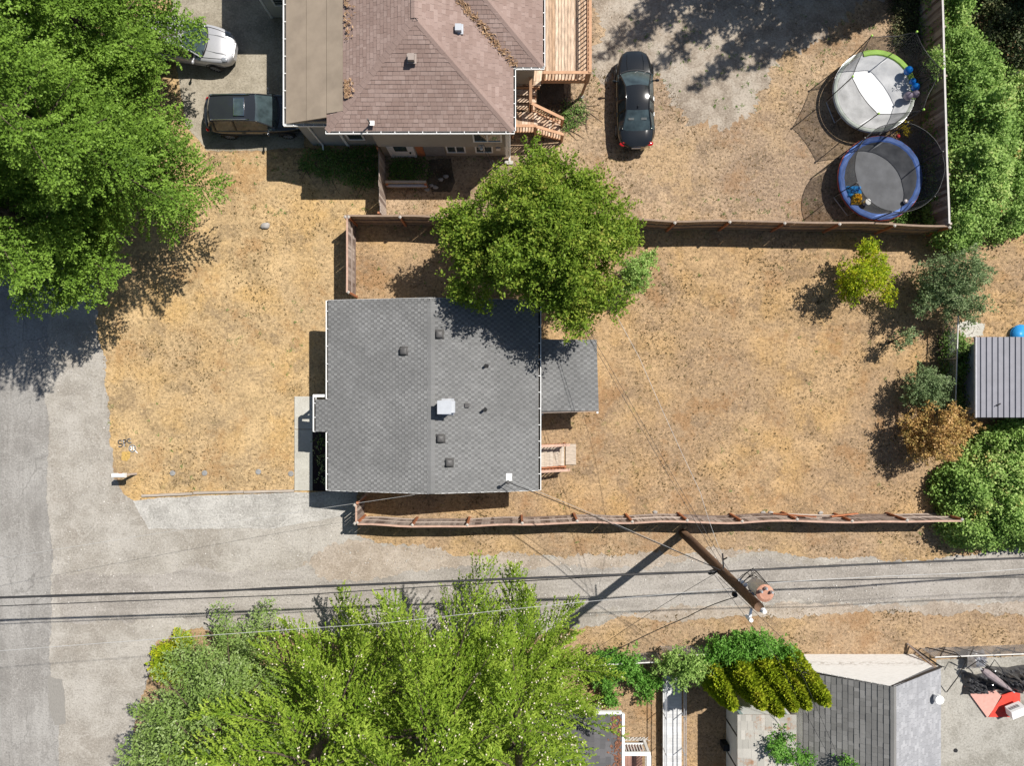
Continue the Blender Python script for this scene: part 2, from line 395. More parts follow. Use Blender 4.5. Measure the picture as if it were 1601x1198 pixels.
# ------------------------------------------------------------------ shared building pieces
def shingles(mb, o, u, v, n, rng, vlen, expo, tw, lift=.012, reg=False):
    o, u, v, n = Vector(o), Vector(u), Vector(v), Vector(n)
    j = 0
    while j*expo < vlen - .02:
        v0 = j*expo; v1 = min(v0 + expo*1.08, vlen)
        a0, a1 = rng(v0); b0, b1 = rng(v1)
        x = min(a0, b0) - (R.random()*tw if not reg else tw*(1+.5*(j%2)+R.uniform(-.03,.03))); hi = max(a1, b1); j += 1; q = 0
        while x < hi:
            w = tw*R.uniform(.55, 1.45) if not reg else tw*(.44 if q%2 else .56); q += 1; x2 = x + w - .006
            l0, r0 = min(max(x,a0),a1), min(max(x2,a0),a1); l1, r1 = min(max(x,b0),b1), min(max(x2,b0),b1)
            x += w
            if r0 - l0 < .01 and r1 - l1 < .01: continue
            h = lift*R.uniform(.7, 1.5); mb.cur = min(1, max(0, (R.choice((.25,.35,.8)) + R.uniform(-.2,.2)) if not reg else ((.74 if q%2 else .22)+R.uniform(-.16,.16)))); h *= 1.5 if reg and q%2 else 1
            A = o+u*l0+v*v0; B = o+u*r0+v*v0; Cc = o+u*r1+v*v1; D = o+u*l1+v*v1
            mb.faces([A, B, B+n*h, A+n*h, Cc+n*.002, D+n*.002], [(0,1,2,3),(3,2,4,5)])
def const(a, b): return lambda s: (a, b)
cap_cache = {}
def ridge_caps(parent, a, b, mat, w=.16, step=.24, slope=.35):
    a, b = Vector(a), Vector(b); L = (b-a).length; d = (b-a)/L
    key = (mat.name, w, slope)
    if key not in cap_cache:
        m = MB(); m.faces([(-step*.58,-w,-w*slope),(-step*.58,0,0),(-step*.58,w,-w*slope),(step*.58,-w,-w*slope-.006),(step*.58,0,-.006),(step*.58,w,-w*slope-.006),
                           (-step*.58,-w,-w*slope-.02),(-step*.58,0,-.02),(-step*.58,w,-w*slope-.02)],
                          [(0,3,4,1),(1,4,5,2),(6,0,1,7),(7,1,2,8)])
        cap_cache[key] = unit("ridge_cap", m, mat)
    yaw = math.atan2(d.y, d.x); pitch = -math.asin(d.z)
    for k in range(int(L/step)):
        p = a + d*(k+.5)*step + Vector((0,0,.03 + R.uniform(0,.006)))
        inst("ridge_cap", cap_cache[key], parent, p, (0, pitch, yaw))
bracket_me = None
def gutter(parent, a, b, out, w=.12, step=.75):
    """open channel along a-b, out = unit vector away from the house"""
    a, b, out = Vector(a), Vector(b), Vector(out); Z = Vector((0,0,1)); d = (b-a).normalized()
    m = MB()
    m.beam(a+out*w-Z*.04, b+out*w-Z*.04, .035, .11); m.beam(a+out*.01-Z*.06, b+out*.01-Z*.06, .02, .09)
    m.beam(a+out*w/2-d*.01-Z*.05, a+out*w/2+d*.01-Z*.05, w, .1); m.beam(b+out*w/2-d*.01-Z*.05, b+out*w/2+d*.01-Z*.05, w, .1)
    gt = obj("gutter", m, m_white, parent)
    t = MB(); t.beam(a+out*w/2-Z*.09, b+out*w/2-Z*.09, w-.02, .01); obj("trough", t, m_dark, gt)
    global bracket_me
    if bracket_me is None:
        k = MB(); k.box((0,0,0),(.13,.03,.015)); bracket_me = unit("bracket", k, m_white)
    L = (b-a).length
    for i in range(1, int(L/step)+1):
        inst("bracket", bracket_me, gt, a+d*i*step*L/(step*(int(L/step)+.6))+out*w/2+Z*.02, (0,0,math.atan2(out.y,out.x)))
    return gt
def window_y(parent, x0, x1, z0, z1, y, s=-1, mull=1, fm=None):
    """window in a wall of constant y, facing s"""
    fm = fm or m_white; f = MB(); t = .07
    f.bb(x0,x1,y,y+s*.05,z0,z0+t); f.bb(x0,x1,y,y+s*.05,z1-t,z1); f.bb(x0,x0+t,y,y+s*.05,z0+t,z1-t); f.bb(x1-t,x1,y,y+s*.05,z0+t,z1-t)
    for k in range(mull):
        xm = x0+(x1-x0)*(k+1)/(mull+1); f.bb(xm-.03,xm+.03,y,y+s*.045,z0+t,z1-t)
    fr = obj("window", f, fm, parent)
    xs = [x0+t]+[x0+(x1-x0)*(k+1)/(mull+1) for k in range(mull)]+[x1-t]
    for i in range(len(xs)-1):
        g = MB(); g.bb(xs[i]+.03*(i>0), xs[i+1]-.03*(i<len(xs)-2), y+s*.002, y+s*.02, z0+t, z1-t); obj("pane", g, m_win, fr)
    return fr
def siding(mb, x0, x1, y, s, z0, z1, e=.16):
    z = z0
    while z < z1-.01:
        zt = min(z+e, z1); mb.faces([(x0,y+s*.022,z),(x1,y+s*.022,z),(x1,y,zt),(x0,y,zt),(x0,y,z),(x1,y,z)], [(0,1,2,3),(4,5,1,0)] if s < 0 else [(3,2,1,0),(0,1,5,4)]); z = zt
def siding_x(mb, y0, y1, x, s, z0, z1, e=.16):
    z = z0
    while z < z1-.01:
        zt = min(z+e, z1); mb.faces([(x+s*.022,y0,z),(x+s*.022,y1,z),(x,y1,zt),(x,y0,zt),(x,y0,z),(x,y1,z)], [(0,1,2,3),(4,5,1,0)]); z = zt

# ------------------------------------------------------------------ the grey-roofed house
hs = thing("grey_house", "single storey house under a grey shingle gable roof dotted with vents", "house", (-3.6,-.5,0))
EL, ER, RG, YB, YT, ZE, ZR = -8.245, 1.165, -3.6, -4.83, 3.71, 2.7, 3.6
m = MB(); m.bb(-7.95,-7.85,-4.5,3.4,0,2.62); siding_x(m,-4.5,3.4,-7.95,-1,.1,2.6); obj("wall", m, m_gsiding, hs)
m = MB(); m.bb(.8,.9,-4.5,3.4,0,2.62); siding_x(m,-4.5,3.4,.9,1,.1,2.6); obj("wall", m, m_gsiding, hs)
for y, s in ((-4.5,-1),(3.4,1)):
    m = MB(); m.poly([(-7.95,y,0),(.9,y,0),(.9,y,2.66),(RG,y,3.5),(-7.95,y,2.66)]); siding(m,-7.95,.9,y,s,.1,2.6); obj("wall", m, m_gsiding, hs)
d_ = obj("door", MB().bb(.9,.95,-3.9,-3.0,.85,2.6), m_white, hs); obj("handle", MB().ball((.99,-3.1,1.75),.04), m_galv, d_)
sn = (ZR-ZE)
def rz_at(x): return ZR - (RG-x)*sn/(RG-EL) if x < RG else ZR - (x-RG)*sn/(ER-RG)
m = MB()
m.hexa([(EL,YB,ZE-.14),(RG,YB,ZR-.14),(RG,YT,ZR-.14),(EL,YT,ZE-.14),(EL,YB,ZE),(RG,YB,ZR),(RG,YT,ZR),(EL,YT,ZE)])
m.hexa([(RG,YB,ZR-.14),(ER,YB,ZE-.14),(ER,YT,ZE-.14),(RG,YT,ZR-.14),(RG,YB,ZR),(ER,YB,ZE),(ER,YT,ZE),(RG,YT,ZR)])
PX, PY0, PY1 = -8.86, -2.2, -.75; pz = ZE-(EL-PX)*sn/(RG-EL)
m.hexa([(PX,PY0,pz-.1),(EL,PY0,ZE-.1),(EL,PY1,ZE-.1),(PX,PY1,pz-.1),(PX,PY0,pz-.002),(EL,PY0,ZE-.002),(EL,PY1,ZE-.002),(PX,PY1,pz-.002)])
rf = obj("roof", m, m_under, hs)
sm = MB(); vl = Vector((RG-EL,0,sn)); Lv = vl.length; nl = Vector((-sn,0,RG-EL)).normalized()
shingles(sm, (EL-.02,YB-.02,ZE), (0,1,0), vl.normalized(), nl, const(0,YT-YB+.04), Lv, .145, .225, .012, True)
pv = Vector((EL-PX,0,ZE-pz)); shingles(sm, (PX,PY0,pz), (0,1,0), pv.normalized(), nl, const(0,PY1-PY0), pv.length, .145, .225, .012, True)
vr = Vector((RG-ER,0,sn)); nr = Vector((sn,0,ER-RG)).normalized()
shingles(sm, (ER+.02,YB-.02,ZE), (0,1,0), vr.normalized(), nr, const(0,YT-YB+.04), vr.length, .145, .225, .012, True)
obj("shingles", sm, m_shingle, rf, kind='stuff')
ridge_caps(rf, (RG+.06,YB,ZR), (RG+.06,YT,ZR), m_shingle, .17, .24, .19)
fa = MB()
for y in (YB-.015, YT+.015):
    fa.beam((EL,y,ZE-.06),(RG,y,ZR-.06),.03,.13,(0,0,1)); fa.beam((RG,y,ZR-.06),(ER,y,ZE-.06),.03,.13,(0,0,1))
obj("barge_board", fa, m_white, hs)
gutter(hs, (EL,PY1+.03,ZE-.02), (EL,YT,ZE-.02), (-1,0,0)); gutter(hs, (EL,YB,ZE-.02), (EL,PY0-.03,ZE-.02), (-1,0,0))
gutter(hs, (PX,PY0,pz-.02), (PX,PY1+.22,pz-.02), (-1,0,0)); gutter(hs, (ER,YB,ZE-.02), (ER,YT,ZE-.02), (1,0,0), .13)
pb = MB(); pb.bb(-8.98,-8.27,-.64,-.52,2.35,2.52); obj("porch_beam", pb, m_white, hs)
for y in (-.58,-2.15): obj("porch_post", MB().bb(-8.9,-8.79,y-.05,y+.05,.05,2.4), m_white, hs)
vent = MB(); vent.bb(-.21,.21,-.21,.21,-.02,.012)
for z, r in ((.01,.15),(.09,.165),(.15,.15),(.175,.09)): pass
P = []
for z, r in ((.0,.15),(.08,.17),(.14,.155),(.17,.08),(.175,.0)):
    P.append([Vector((r*math.copysign(abs(math.cos(a))**.4,math.cos(a)), r*math.copysign(abs(math.sin(a))**.4,math.sin(a)), z)) for a in [2*math.pi*k/20 for k in range(21)]])
vent.grid(P); vent_me = unit("roof_vent", vent, m_metalv, True)
for px, py in ((631,549),(687,523),(689,686),(702,724)):
    p = W(px,py,3.5); inst("roof_vent", vent_me, rf, (p.x,p.y,rz_at(p.x)+.01), (0, .19 if p.x > RG else -.19, 0))
p = W(730,634,3.5); obj("small_vent", MB().box((p.x,p.y,rz_at(p.x)+.06),(.2,.18,.11)), m_metalv, rf)
for px, py, h in ((759,572,.30),(757,641,.42)):
    p = W(px,py,3.4); z = rz_at(p.x); v_ = MB().cyl((p.x,p.y,z-.05),.06,h,12); v_.cyl((p.x,p.y,z-.02),.15,.04,12,.09); obj("vent_pipe", v_, m_black, rf)
p = W(695,637,4.1); z = rz_at(p.x)
ch = MB(); ch.box((p.x,p.y,z+.33),(.50,.50,.75)); ch.box((p.x+.33,p.y,z+.10),(.17,.52,.28)); cho = obj("chimney_box", ch, m_chim, rf)
obj("chimney_cap", MB().box((p.x,p.y,z+.74),(.60,.58,.05)), m_chim, cho)
fl = MB(); fl.box((p.x,p.y,z+.02),(.72,.72,.05)); obj("flashing", fl, m_galv, cho)
p = W(795,757,4.1); z = rz_at(p.x)
mm = MB(); mm.tube([(p.x,p.y,z-.3),(p.x,p.y,z+.75)],.035,8); ms_ = obj("service_mast", mm, m_galv, hs)
obj("weather_head", MB().ball((p.x-.03,p.y+.02,z+.8),.10,10,6,(1.1,.8,1)), m_metalv, ms_)
obj("mast_flashing", MB().box((p.x+.02,p.y+.14,z+.03),(.26,.34,.03)), m_white, ms_)
MAST = Vector((p.x,p.y,z+.72))

# ------------------------------------------------------------------ lean-to shed behind it
ls = thing("lean_to_shed", "low lean-to shed with grey shingle roof behind the grey house", "shed", (2.6,.35,0))
a, b, c_, d_ = (1.34,-1.33,2.35), (3.98,-1.27,2.05), (3.86,1.98,2.05), (1.28,1.98,2.35)
m = MB(); m.hexa([(q[0],q[1],q[2]-.1) for q in (a,b,c_,d_)]+[a,b,c_,d_]); r_ = obj("roof", m, m_under, ls)
s_ = MB(); v = Vector((a[0]-b[0],0,a[2]-b[2])); shingles(s_, (3.98,-1.27,2.055), (-.03,1,0), v.normalized(), Vector((.11,0,1)).normalized(), const(0,3.26), v.length, .16, .235, .012, True)
obj("shingles", s_, m_shingle, r_, kind='stuff')
m = MB(); m.bb(1.5,3.7,-1.05,-.97,0,2.05); m.bb(1.5,3.7,1.7,1.78,0,2.05); m.bb(3.62,3.7,-.97,1.7,0,2.0); siding(m,1.5,3.7,-1.05,-1,.1,2.0); obj("wall", m, m_gsiding, ls)
obj("fascia", MB().beam((1.34,-1.36,2.24),(3.98,-1.30,1.94),.03,.14), m_wood_grey, ls)
for x, y in ((3.93,-1.36),(1.4,-1.42)): obj("downspout_end", MB().cyl((x,y,1.8),.05,.2,8), m_white, ls)

# ------------------------------------------------------------------ brown hip-roofed house
bh = thing("brown_house", "large beige house under a brown hip roof beside the timber deck", "house", (-4,14.5,0))
A, B_, P_ = Vector((-7.99,10.9,4)), Vector((.04,10.9,4)), Vector((-3.975,14.915,5.7)); NY = 21.0
m = MB(); zt = .12
def fac(*p): m.faces([Vector(q) for q in p]+[Vector(q)-Vector((0,0,zt)) for q in p], [tuple(range(len(p))), tuple(range(2*len(p)-1,len(p)-1,-1))]+[(i,i+len(p),(i+1)%len(p)+len(p),(i+1)%len(p)) for i in range(len(p))])
RT = (-3.975,NY,5.7); VT = (-3.975,17.68,5.7)
fac(A,B_,P_); fac((-7.99,NY,4),A,P_,RT); fac(B_,(.04,13.67,4),VT,P_)
fac((.04,13.67,4),(1.31,13.67,4),(-2.705,17.685,5.7),VT); fac((1.31,13.67,4),(1.31,NY,4),(-2.705,NY,5.7),(-2.705,17.685,5.7)); fac(VT,(-2.705,17.685,5.7),(-2.705,NY,5.7),RT)
brf = obj("roof", m, m_under, bh)
s_ = MB(); run = 4.015; sl_ = math.hypot(run,1.7); k_ = run/sl_
ex, tw = .17, .23
shingles(s_, A+Vector((0,-.02,0)), (1,0,0), (0,k_,1.7/sl_), (0,-1.7/sl_,k_), lambda s: (s*k_, 8.03-s*k_), sl_, ex, tw, .016)
shingles(s_, (-7.99,NY,4), (0,-1,0), (k_,0,1.7/sl_), (-1.7/sl_,0,k_), lambda s: (0, NY-10.9-s*k_), sl_, ex, tw, .016)
shingles(s_, B_+Vector((.02,0,0)), (0,1,0), (-k_,0,1.7/sl_), (1.7/sl_,0,k_), lambda s: (s*k_, 2.77+s*k_), sl_, ex, tw, .016)
shingles(s_, (.04,13.65,4), (1,0,0), (0,k_,1.7/sl_), (0,-1.7/sl_,k_), lambda s: (-s*k_, 1.27-s*k_), sl_, ex, tw, .016)
shingles(s_, (1.33,13.67,4), (0,1,0), (-k_,0,1.7/sl_), (1.7/sl_,0,k_), lambda s: (s*k_, NY-13.67), sl_, ex, tw, .016)
obj("shingles", s_, m_shingle2, brf, kind='stuff')
for a_, b2 in ((A,P_),(B_,P_),(P_,RT),((1.31,13.67,4),(-2.705,17.685,5.7))): ridge_caps(brf, a_, b2, m_shingle2, .15, .22, .30)
for px, py in ((643,90),(716,40)):
    p = W(px,py,5.3); zz = 5.3 if px < 700 else 5.1
    v_ = MB(); v_.box((p.x,p.y,zz),(.26,.28,.26)); v_.box((p.x,p.y+.02,zz-.12),(.4,.42,.03)); obj("roof_vent", v_, m_chim if px > 700 else M("brown_vent_metal",(.30,.25,.22),.6,.1), brf)
p = W(578,192,4.3); v_ = MB(); v_.box((p.x+.1,p.y,4.28),(.2,.2,.03)); obj("flashing", v_, m_white, brf)
obj("vent_pipe", MB().tube([(p.x,p.y,4.2),(p.x,p.y,4.75)],.035,8), m_metalv, brf)
lt = MB()
for k in range(430):
    t = R.random(); q = Vector((.04,13.67,4.06)).lerp(Vector((-3.975,17.68,5.76)), t*.6) + Vector((R.gauss(.06,.10),R.gauss(.06,.10),.02)); lt.cur = R.random()
    a_ = R.uniform(0,6.3); c1 = Vector((math.cos(a_),math.sin(a_),R.uniform(-.3,.3)))*R.uniform(.04,.12); c2 = Vector((-c1.y,c1.x,.01))*.25; lt.faces([q-c1,q+c2,q+c1,q-c2+Vector((0,0,.03))],[(0,1,2,3)])
for k in range(260):
    y = R.choice((R.uniform(12.1,12.9), R.uniform(14.6,17.5))); q = Vector((-7.12+abs(R.gauss(0,.16)),y,4.47)); q.z += (q.x+7.12)*.42; lt.cur = R.random()
    a_ = R.uniform(0,6.3); c1 = Vector((math.cos(a_),math.sin(a_),.1))*R.uniform(.04,.09); c2 = Vector((-c1.y,c1.x,.01))*.4; lt.faces([q-c1,q+c2,q+c1,q-c2+Vector((0,0,.03))],[(0,1,2,3)])
obj("leaf_litter", lt, m_litter, brf, kind='stuff')
fz = lambda x: 3.3 + (x+9.98)*.385
for x0, x1 in ((-9.98,-8.98),(-8.965,-8.0),(-7.985,-7.22)):
    m = MB(); y0 = 11.46 if x1 < -7.5 else 11.62
    m.hexa([(x0,y0,fz(x0)-.1),(x1,y0,fz(x1)-.1),(x1,NY,fz(x1)-.1),(x0,NY,fz(x0)-.1),(x0,y0,fz(x0)),(x1,y0,fz(x1)),(x1,NY,fz(x1)),(x0,NY,fz(x0))]); obj("low_roof_panel", m, m_flat, bh)
gutter(bh, (-9.98,11.40,3.28), (-9.98,NY,3.28), (-1,0,0)); gutter(bh, (-10.08,11.46,3.30), (-8.05,11.46,3.30), (0,-1,0), .1, .5)
gutter(bh, (-8.05,10.9,3.98), (.10,10.9,3.98), (0,-1,0), .12, .6); gutter(bh, (.04,10.9,3.98), (.04,13.60,3.98), (1,0,0), .11, .6)
gutter(bh, (.12,13.67,3.98), (1.40,13.67,3.98), (0,-1,0), .1, .4); gutter(bh, (1.31,13.67,3.98), (1.31,NY,3.98), (1,0,0), .11, .6)
m = MB(); m.bb(-9.7,-7.95,11.6,11.7,0,3.2); m.bb(-9.7,-9.6,11.7,NY,0,3.2); obj("wall", m, m_gwall, bh)
m = MB(); m.bb(-7.95,-6.2,11.6,11.7,0,3.88); siding(m,-7.95,-6.2,11.6,-1,.3,3.85,.2); obj("wall", m, m_siding, bh)
m = MB(); m.bb(-6.2,-.25,11.1,11.2,0,1.72); obj("wall", m, m_siding, bh)
m = MB(); m.bb(-6.2,-.25,10.98,11.2,1.73,3.88); siding(m,-6.2,-.25,10.98,-1,1.75,3.85,.2); obj("wall", m, m_siding, bh)
m = MB(); m.bb(-.35,-.25,11.2,13.95,0,3.88); siding_x(m,11.2,13.95,-.25,1,.2,3.85,.2); m.bb(-.25,1.0,13.95,14.05,0,3.88); m.bb(.9,1.0,14.05,NY,0,3.88); obj("wall", m, m_siding, bh)
m = MB(); m.bb(-11.7,-9.75,17.85,17.95,0,3.5); siding(m,-11.7,-9.75,17.85,-1,.2,3.4,.2); obj("wall", m, m_gsiding, bh)
m = MB(); m.bb(-11.75,-11.65,17.8,17.9,0,3.5); obj("corner_trim", m, m_white, bh)
window_y(bh,-11.2,-9.9,1.1,2.4,17.85,-1,1); m = MB(); m.bb(-12.1,-9.75,17.7,NY,3.5,3.65); obj("front_roof", m, m_under, bh)
for x, y, z0, z1 in ((-7.97,11.58,0,3.85),(-6.22,11.58,0,3.85),(-.24,11.02,.2,3.85),(-.22,10.95,1.7,3.85)):
    obj("corner_trim", MB().bb(x-.06,x+.06,y-.06,y+.02,z0,z1), m_white, bh)
window_y(bh,-7.75,-6.95,.95,2.2,11.57,-1,0); window_y(bh,-3.12,-2.2,.55,1.5,11.1,-1,1); window_y(bh,-1.75,-.9,.55,1.5,11.1,-1,1); window_y(bh,-1.75,-.45,2.5,3.6,10.95,-1,1)
dr = obj("door", MB().bb(-5.75,-4.75,11.02,11.1,.04,1.72), m_white, bh); obj("pane", MB().bb(-5.55,-4.95,11.0,11.018,.95,1.6), m_win, dr); obj("handle", MB().ball((-4.85,10.97,.8),.05), m_black, dr)
obj("door_frame", MB().bb(-5.87,-5.76,11.0,11.1,0,1.72).bb(-4.74,-4.63,11.0,11.1,0,1.72), m_white, bh)
obj("timber_panel", MB().bb(-4.55,-4.2,11.06,11.1,.05,1.7), m_cedar, bh); obj("grey_panel", MB().bb(-4.18,-3.2,11.05,11.1,.1,1.7), m_tgrey if False else M("fibre_panel",(.20,.20,.20),.8,.2,4), bh)
obj("electric_meter", MB().bb(-1.55,-1.3,10.9,11.0,1.55,1.95).ball((-1.42,10.86,1.75),.09), m_galv, bh); obj("meter_box", MB().bb(-.75,-.55,10.98,11.08,1.1,1.4), m_galv, bh)
for pts in ([(-9.2,11.42,3.2),(-9.2,11.55,2.9),(-9.18,11.56,.25),(-9.18,11.35,.1)],[(-.1,10.84,3.9),(-.12,11.0,3.5),(-.12,11.02,.2),(-.12,10.8,.1)]):
    obj("downspout", MB().tube(pts,.045,8), m_white, bh)
obj("concrete_block", MB().bb(-.35,.05,10.65,10.82,0,.12), m_concrete, bh)

# ------------------------------------------------------------------ timber deck and stairs
dk = thing("timber_deck", "long worn timber deck with orange balustrade along the brown house", "deck", (2.3,17,0))
db = MB(); db.box((0,0,0),(.132,1,.035)); db_me = unit("deck_board", db, m_deck)
x = 1.06
while x < 3.55:
    inst("deck_board", db_me, dk, (x,17.55,1.5+R.uniform(-.003,.003)), (0,0,R.uniform(-.0006,.0006)), (1,6.9,1)); x += .147
obj("frame", MB().bb(1.02,3.58,14.1,14.16,1.25,1.47).bb(3.5,3.58,14.16,NY,1.25,1.47).bb(2.2,2.28,14.16,NY,1.25,1.47), m_deckrail, dk)
bal = MB(); bal.box((0,0,0),(.038,.038,.80)); bal_me = unit("baluster", bal, m_deckrail)
def rail(par, a, b, z0, n, capw=.13, post=True):
    a, b = Vector(a), Vector(b); up = Vector((0,0,1))
    obj("top_rail", MB().beam(a+up*(z0+.93), b+up*(z0+.93), capw, .04), m_deckrail, par); obj("bottom_rail", MB().beam(a+up*(z0+.1), b+up*(z0+.1), .04, .08), m_deckrail, par)
    for k in range(n): inst("baluster", bal_me, par, a.lerp(b,(k+.5)/n)+up*(z0+.52))
    if post:
        for q in (a, b): obj("post", MB().beam(q+up*(z0-.2), q+up*(z0+.91), .09, .09), m_deckrail, par)
rail(dk, (3.55,14.1,1.5), (3.55,NY,1.5), 0, 33); rail(dk, (1.42,14.1,1.5), (3.46,14.1,1.5), 0, 13)
obj("support_post", MB().beam((3.37,13.97,.2),(3.5,14.1,1.46),.1,.1), m_deckrail, dk); obj("pier_block", MB().tube([(3.37,13.95,0),(3.37,13.95,.22)],[.17,.11],4), m_concrete, dk)
obj("pier_block", MB().tube([(3.37,17.9,0),(3.37,17.9,.22)],[.17,.11],4), m_concrete, dk); obj("support_post", MB().beam((3.37,17.9,.2),(3.45,17.9,1.4),.1,.1), m_deckrail, dk)
st = thing("timber_stairs", "two-flight orange timber stairs turning down from the deck landing", "stairs", (1,13,0))
x = .14
while x < 1.3: inst("deck_board", db_me, st, (x,14.32,1.49), (0,0,0), (1,.86,1)); x += .142
for k in range(3): 
    for j in range(2): inst("tread_board", db_me, st, (.62,13.74-.27*k-.135*j,1.27-.19*k), (0,0,math.pi/2), (1,1.05,1))
    inst("riser", db_me, st, (.62,13.62-.27*k,1.17-.19*k), (0,math.pi/2,math.pi/2), (1,1.05,.6))
x = .12
while x < 1.15: inst("deck_board", db_me, st, (x,12.46,.76), (0,0,0), (1,.95,1)); x += .142
for k in range(4):
    for j in range(2): inst("tread_board", db_me, st, (1.28+.28*k+.14*j,12.40-.02*k,.60-.155*k), (0,0,-.06), (1,.92,1))
    inst("riser", db_me, st, (1.20+.28*k,12.40-.02*k,.68-.155*k), (0,math.pi/2,0), (1,.92,.6))
for y in (11.97,12.86): obj("stringer", MB().beam((1.1,y,.62),(2.4,y-.12,.02),.04,.2), m_deckrail, st)
for x in (.12,1.12): obj("stringer", MB().beam((x,13.95,1.38),(x,12.95,.7),.04,.2), m_deckrail, st)
obj("fascia", MB().bb(.06,1.3,13.83,13.87,1.2,1.46), m_deckrail, st)
rail(st, (.86,13.95,1.42), (.86,13.0,.80), 0, 7); rail(st, (.9,13.0,.76), (2.42,12.52,.14), 0, 11); rail(st, (0.02,11.95,.76), (1.1,11.95,.76), 0, 8); rail(st, (1.12,11.93,.72), (2.42,11.78,.12), 0, 10)
for x, y in ((.05,11.95),(1.1,11.95),(1.1,12.9)): obj("support_post", MB().bb(x-.045,x+.045,y-.045,y+.045,0,.74), m_deckrail, st)

# ------------------------------------------------------------------ back steps of the grey house
bs = thing("back_steps", "short weathered grey wooden steps with two handrails at the grey house's back door", "steps", (2,-3.6,0))
tb = MB(); tb.box((0,0,0),(.136,1.0,.04)); tb_me = unit("tread_board", tb, m_step)
for k in range(5):
    for j in range(2): inst("tread_board", tb_me, bs, (1.18+.285*k+.142*j,-3.52,.80-.17*k), (0,0,R.uniform(-.004,.004)))
obj("ground_slab", MB().bb(2.62,3.12,-3.98,-2.98,0,.06), m_step, bs)
for y in (-4.06,-3.0): obj("stringer", MB().beam((1.05,y,.78),(2.6,y,.02),.045,.2), m_cedar, bs)
sb = MB(); sb.box((0,0,0),(.04,.04,.72)); sb_me = unit("baluster", sb, m_cedar)
for y in (-4.14,-2.95):
    obj("top_rail", MB().beam((.95,y,1.72),(2.75,y,.90),.12,.045), m_pinkwood, bs); obj("bottom_rail", MB().beam((.95,y,.98),(2.6,y,.24),.04,.08), m_cedar, bs)
    for k in range(9): inst("baluster", sb_me, bs, (1.08+.165*k,y,1.29-.076*k))
    for x, z in ((1.0,1.68),(2.55,.97)): obj("post", MB().bb(x-.045,x+.045,y-.045,y+.045,0,z), m_cedar, bs)

# ------------------------------------------------------------------ fences
def fence(name, label, pts, h, side, mat, post_mat, post_px=None, cap=True, bw=.1455, step=.146, rail_mat=None, wav=.05, toprail=None, postside=None):
    """pts: base line (world xy); side: +1/-1 which side of the line the rails and posts stand on"""
    P = [Vector((a,b,0)) for a,b in pts]; f = thing(name, label, "fence", P[0])
    mb = MB(); mb.hexa([(-bw/2,-.009,0),(bw/2,-.009,0),(bw/2,.009,0),(-bw/2,.009,0),(-bw/2,-.009,h),(bw/2,-.009,h),(bw/2,.009,h),(-bw/2,.009,h)]); me = unit("fence_board", mb, mat)
    seg = [(P[i+1]-P[i]).length for i in range(len(P)-1)]; L = sum(seg)
    def at(s):
        for i, l in enumerate(seg):
            if s <= l or i == len(seg)-1: d = (P[i+1]-P[i])/l; return P[i]+d*s, d
            s -= l
    sway = lambda s: wav*mnoise.noise(Vector((s*.42, P[0].y, 1.7)))*2
    n = int(L/step); line = []
    for k in range(n):
        s = (k+.5)*L/n; p, d = at(s); nn = Vector((-d.y,d.x,0)); w = sway(s)
        inst("fence_board", me, f, p+nn*(w+R.uniform(-.004,.004))+Vector((0,0,R.uniform(-.01,.015))), (R.uniform(-.01,.01),0,math.atan2(d.y,d.x)+R.uniform(-.02,.02)))
    m_ = max(1, round(L/2.44)); bay = L/m_
    for k in range(m_+1):
        p, d = at(min(k*bay,L-.001)); nn = Vector((-d.y,d.x,0)); w = sway(k*bay); q = p+nn*(w+side*.07)
        po = obj("post", MB().beam(q, q+Vector((0,0,h+.03)), .095, .095), post_mat, f)
        if cap: obj("post_cap", MB().tube([q+Vector((0,0,h+.03)),q+Vector((0,0,h+.05)),q+Vector((0,0,h+.08))],[.085,.085,.03],4), m_cap, po)
    for k in range(m_):
        for z in (.25, h-.25) if not toprail else (.25, h*.55):
            m = MB(); pr = None
            for j in range(4):
                s0, s1 = k*bay+bay*j/4, k*bay+bay*(j+1)/4; a, d = at(s0); b, d2 = at(min(s1,L-.001)); nn = Vector((-d.y,d.x,0))
                m.beam(a+nn*(sway(s0)+side*.04)+Vector((0,0,z)), b+nn*(sway(s1)+side*.04)+Vector((0,0,z)), .04, .085)
            obj("rail", m, rail_mat or mat, f)
        if toprail:
            m = MB()
            for j in range(4):
                s0, s1 = k*bay+bay*j/4, k*bay+bay*(j+1)/4; a, d = at(s0); b, d2 = at(min(s1,L-.001)); nn = Vector((-d.y,d.x,0))
                m.beam(a+nn*sway(s0)+Vector((0,0,h+.02)), b+nn*sway(s1)+Vector((0,0,h+.02)), .085, .035)
            obj("cap_rail", m, toprail, f)
    return f
fence("board_fence", "long weathered grey-brown board fence along the north side of the back yard", [(-7.72,7.77),(.5,7.63),(8,7.54),(14,7.46),(20.25,7.32)], 1.76, -1, m_wood_tan, m_cedar, toprail=M("brown_cap",(.25,.18,.13),.8,.2,5))
fence("board_fence", "short board fence running to the front corner of the grey house", [(-7.62,7.68),(-7.64,4.2)], 1.78, 1, m_wood_grey, m_cedar, toprail=m_pinkwood, wav=.02)
fence("board_fence", "weathered board fence end-on to the brown house wall beside its side door", [(-6.18,10.95),(-6.16,9.2),(-6.1,7.9)], 1.75, -1, m_wood_grey, m_cedar, wav=.02, cap=False)
sf = fence("board_fence", "long wavy board fence with orange posts beside the alley", [(-7.15,-6.62),(-3,-6.62),(3,-6.52),(9,-6.48),(15,-6.42),(20.8,-6.36)], 1.8, 1, m_wood_grey, m_cedar, wav=.07, toprail=m_pinkwood)
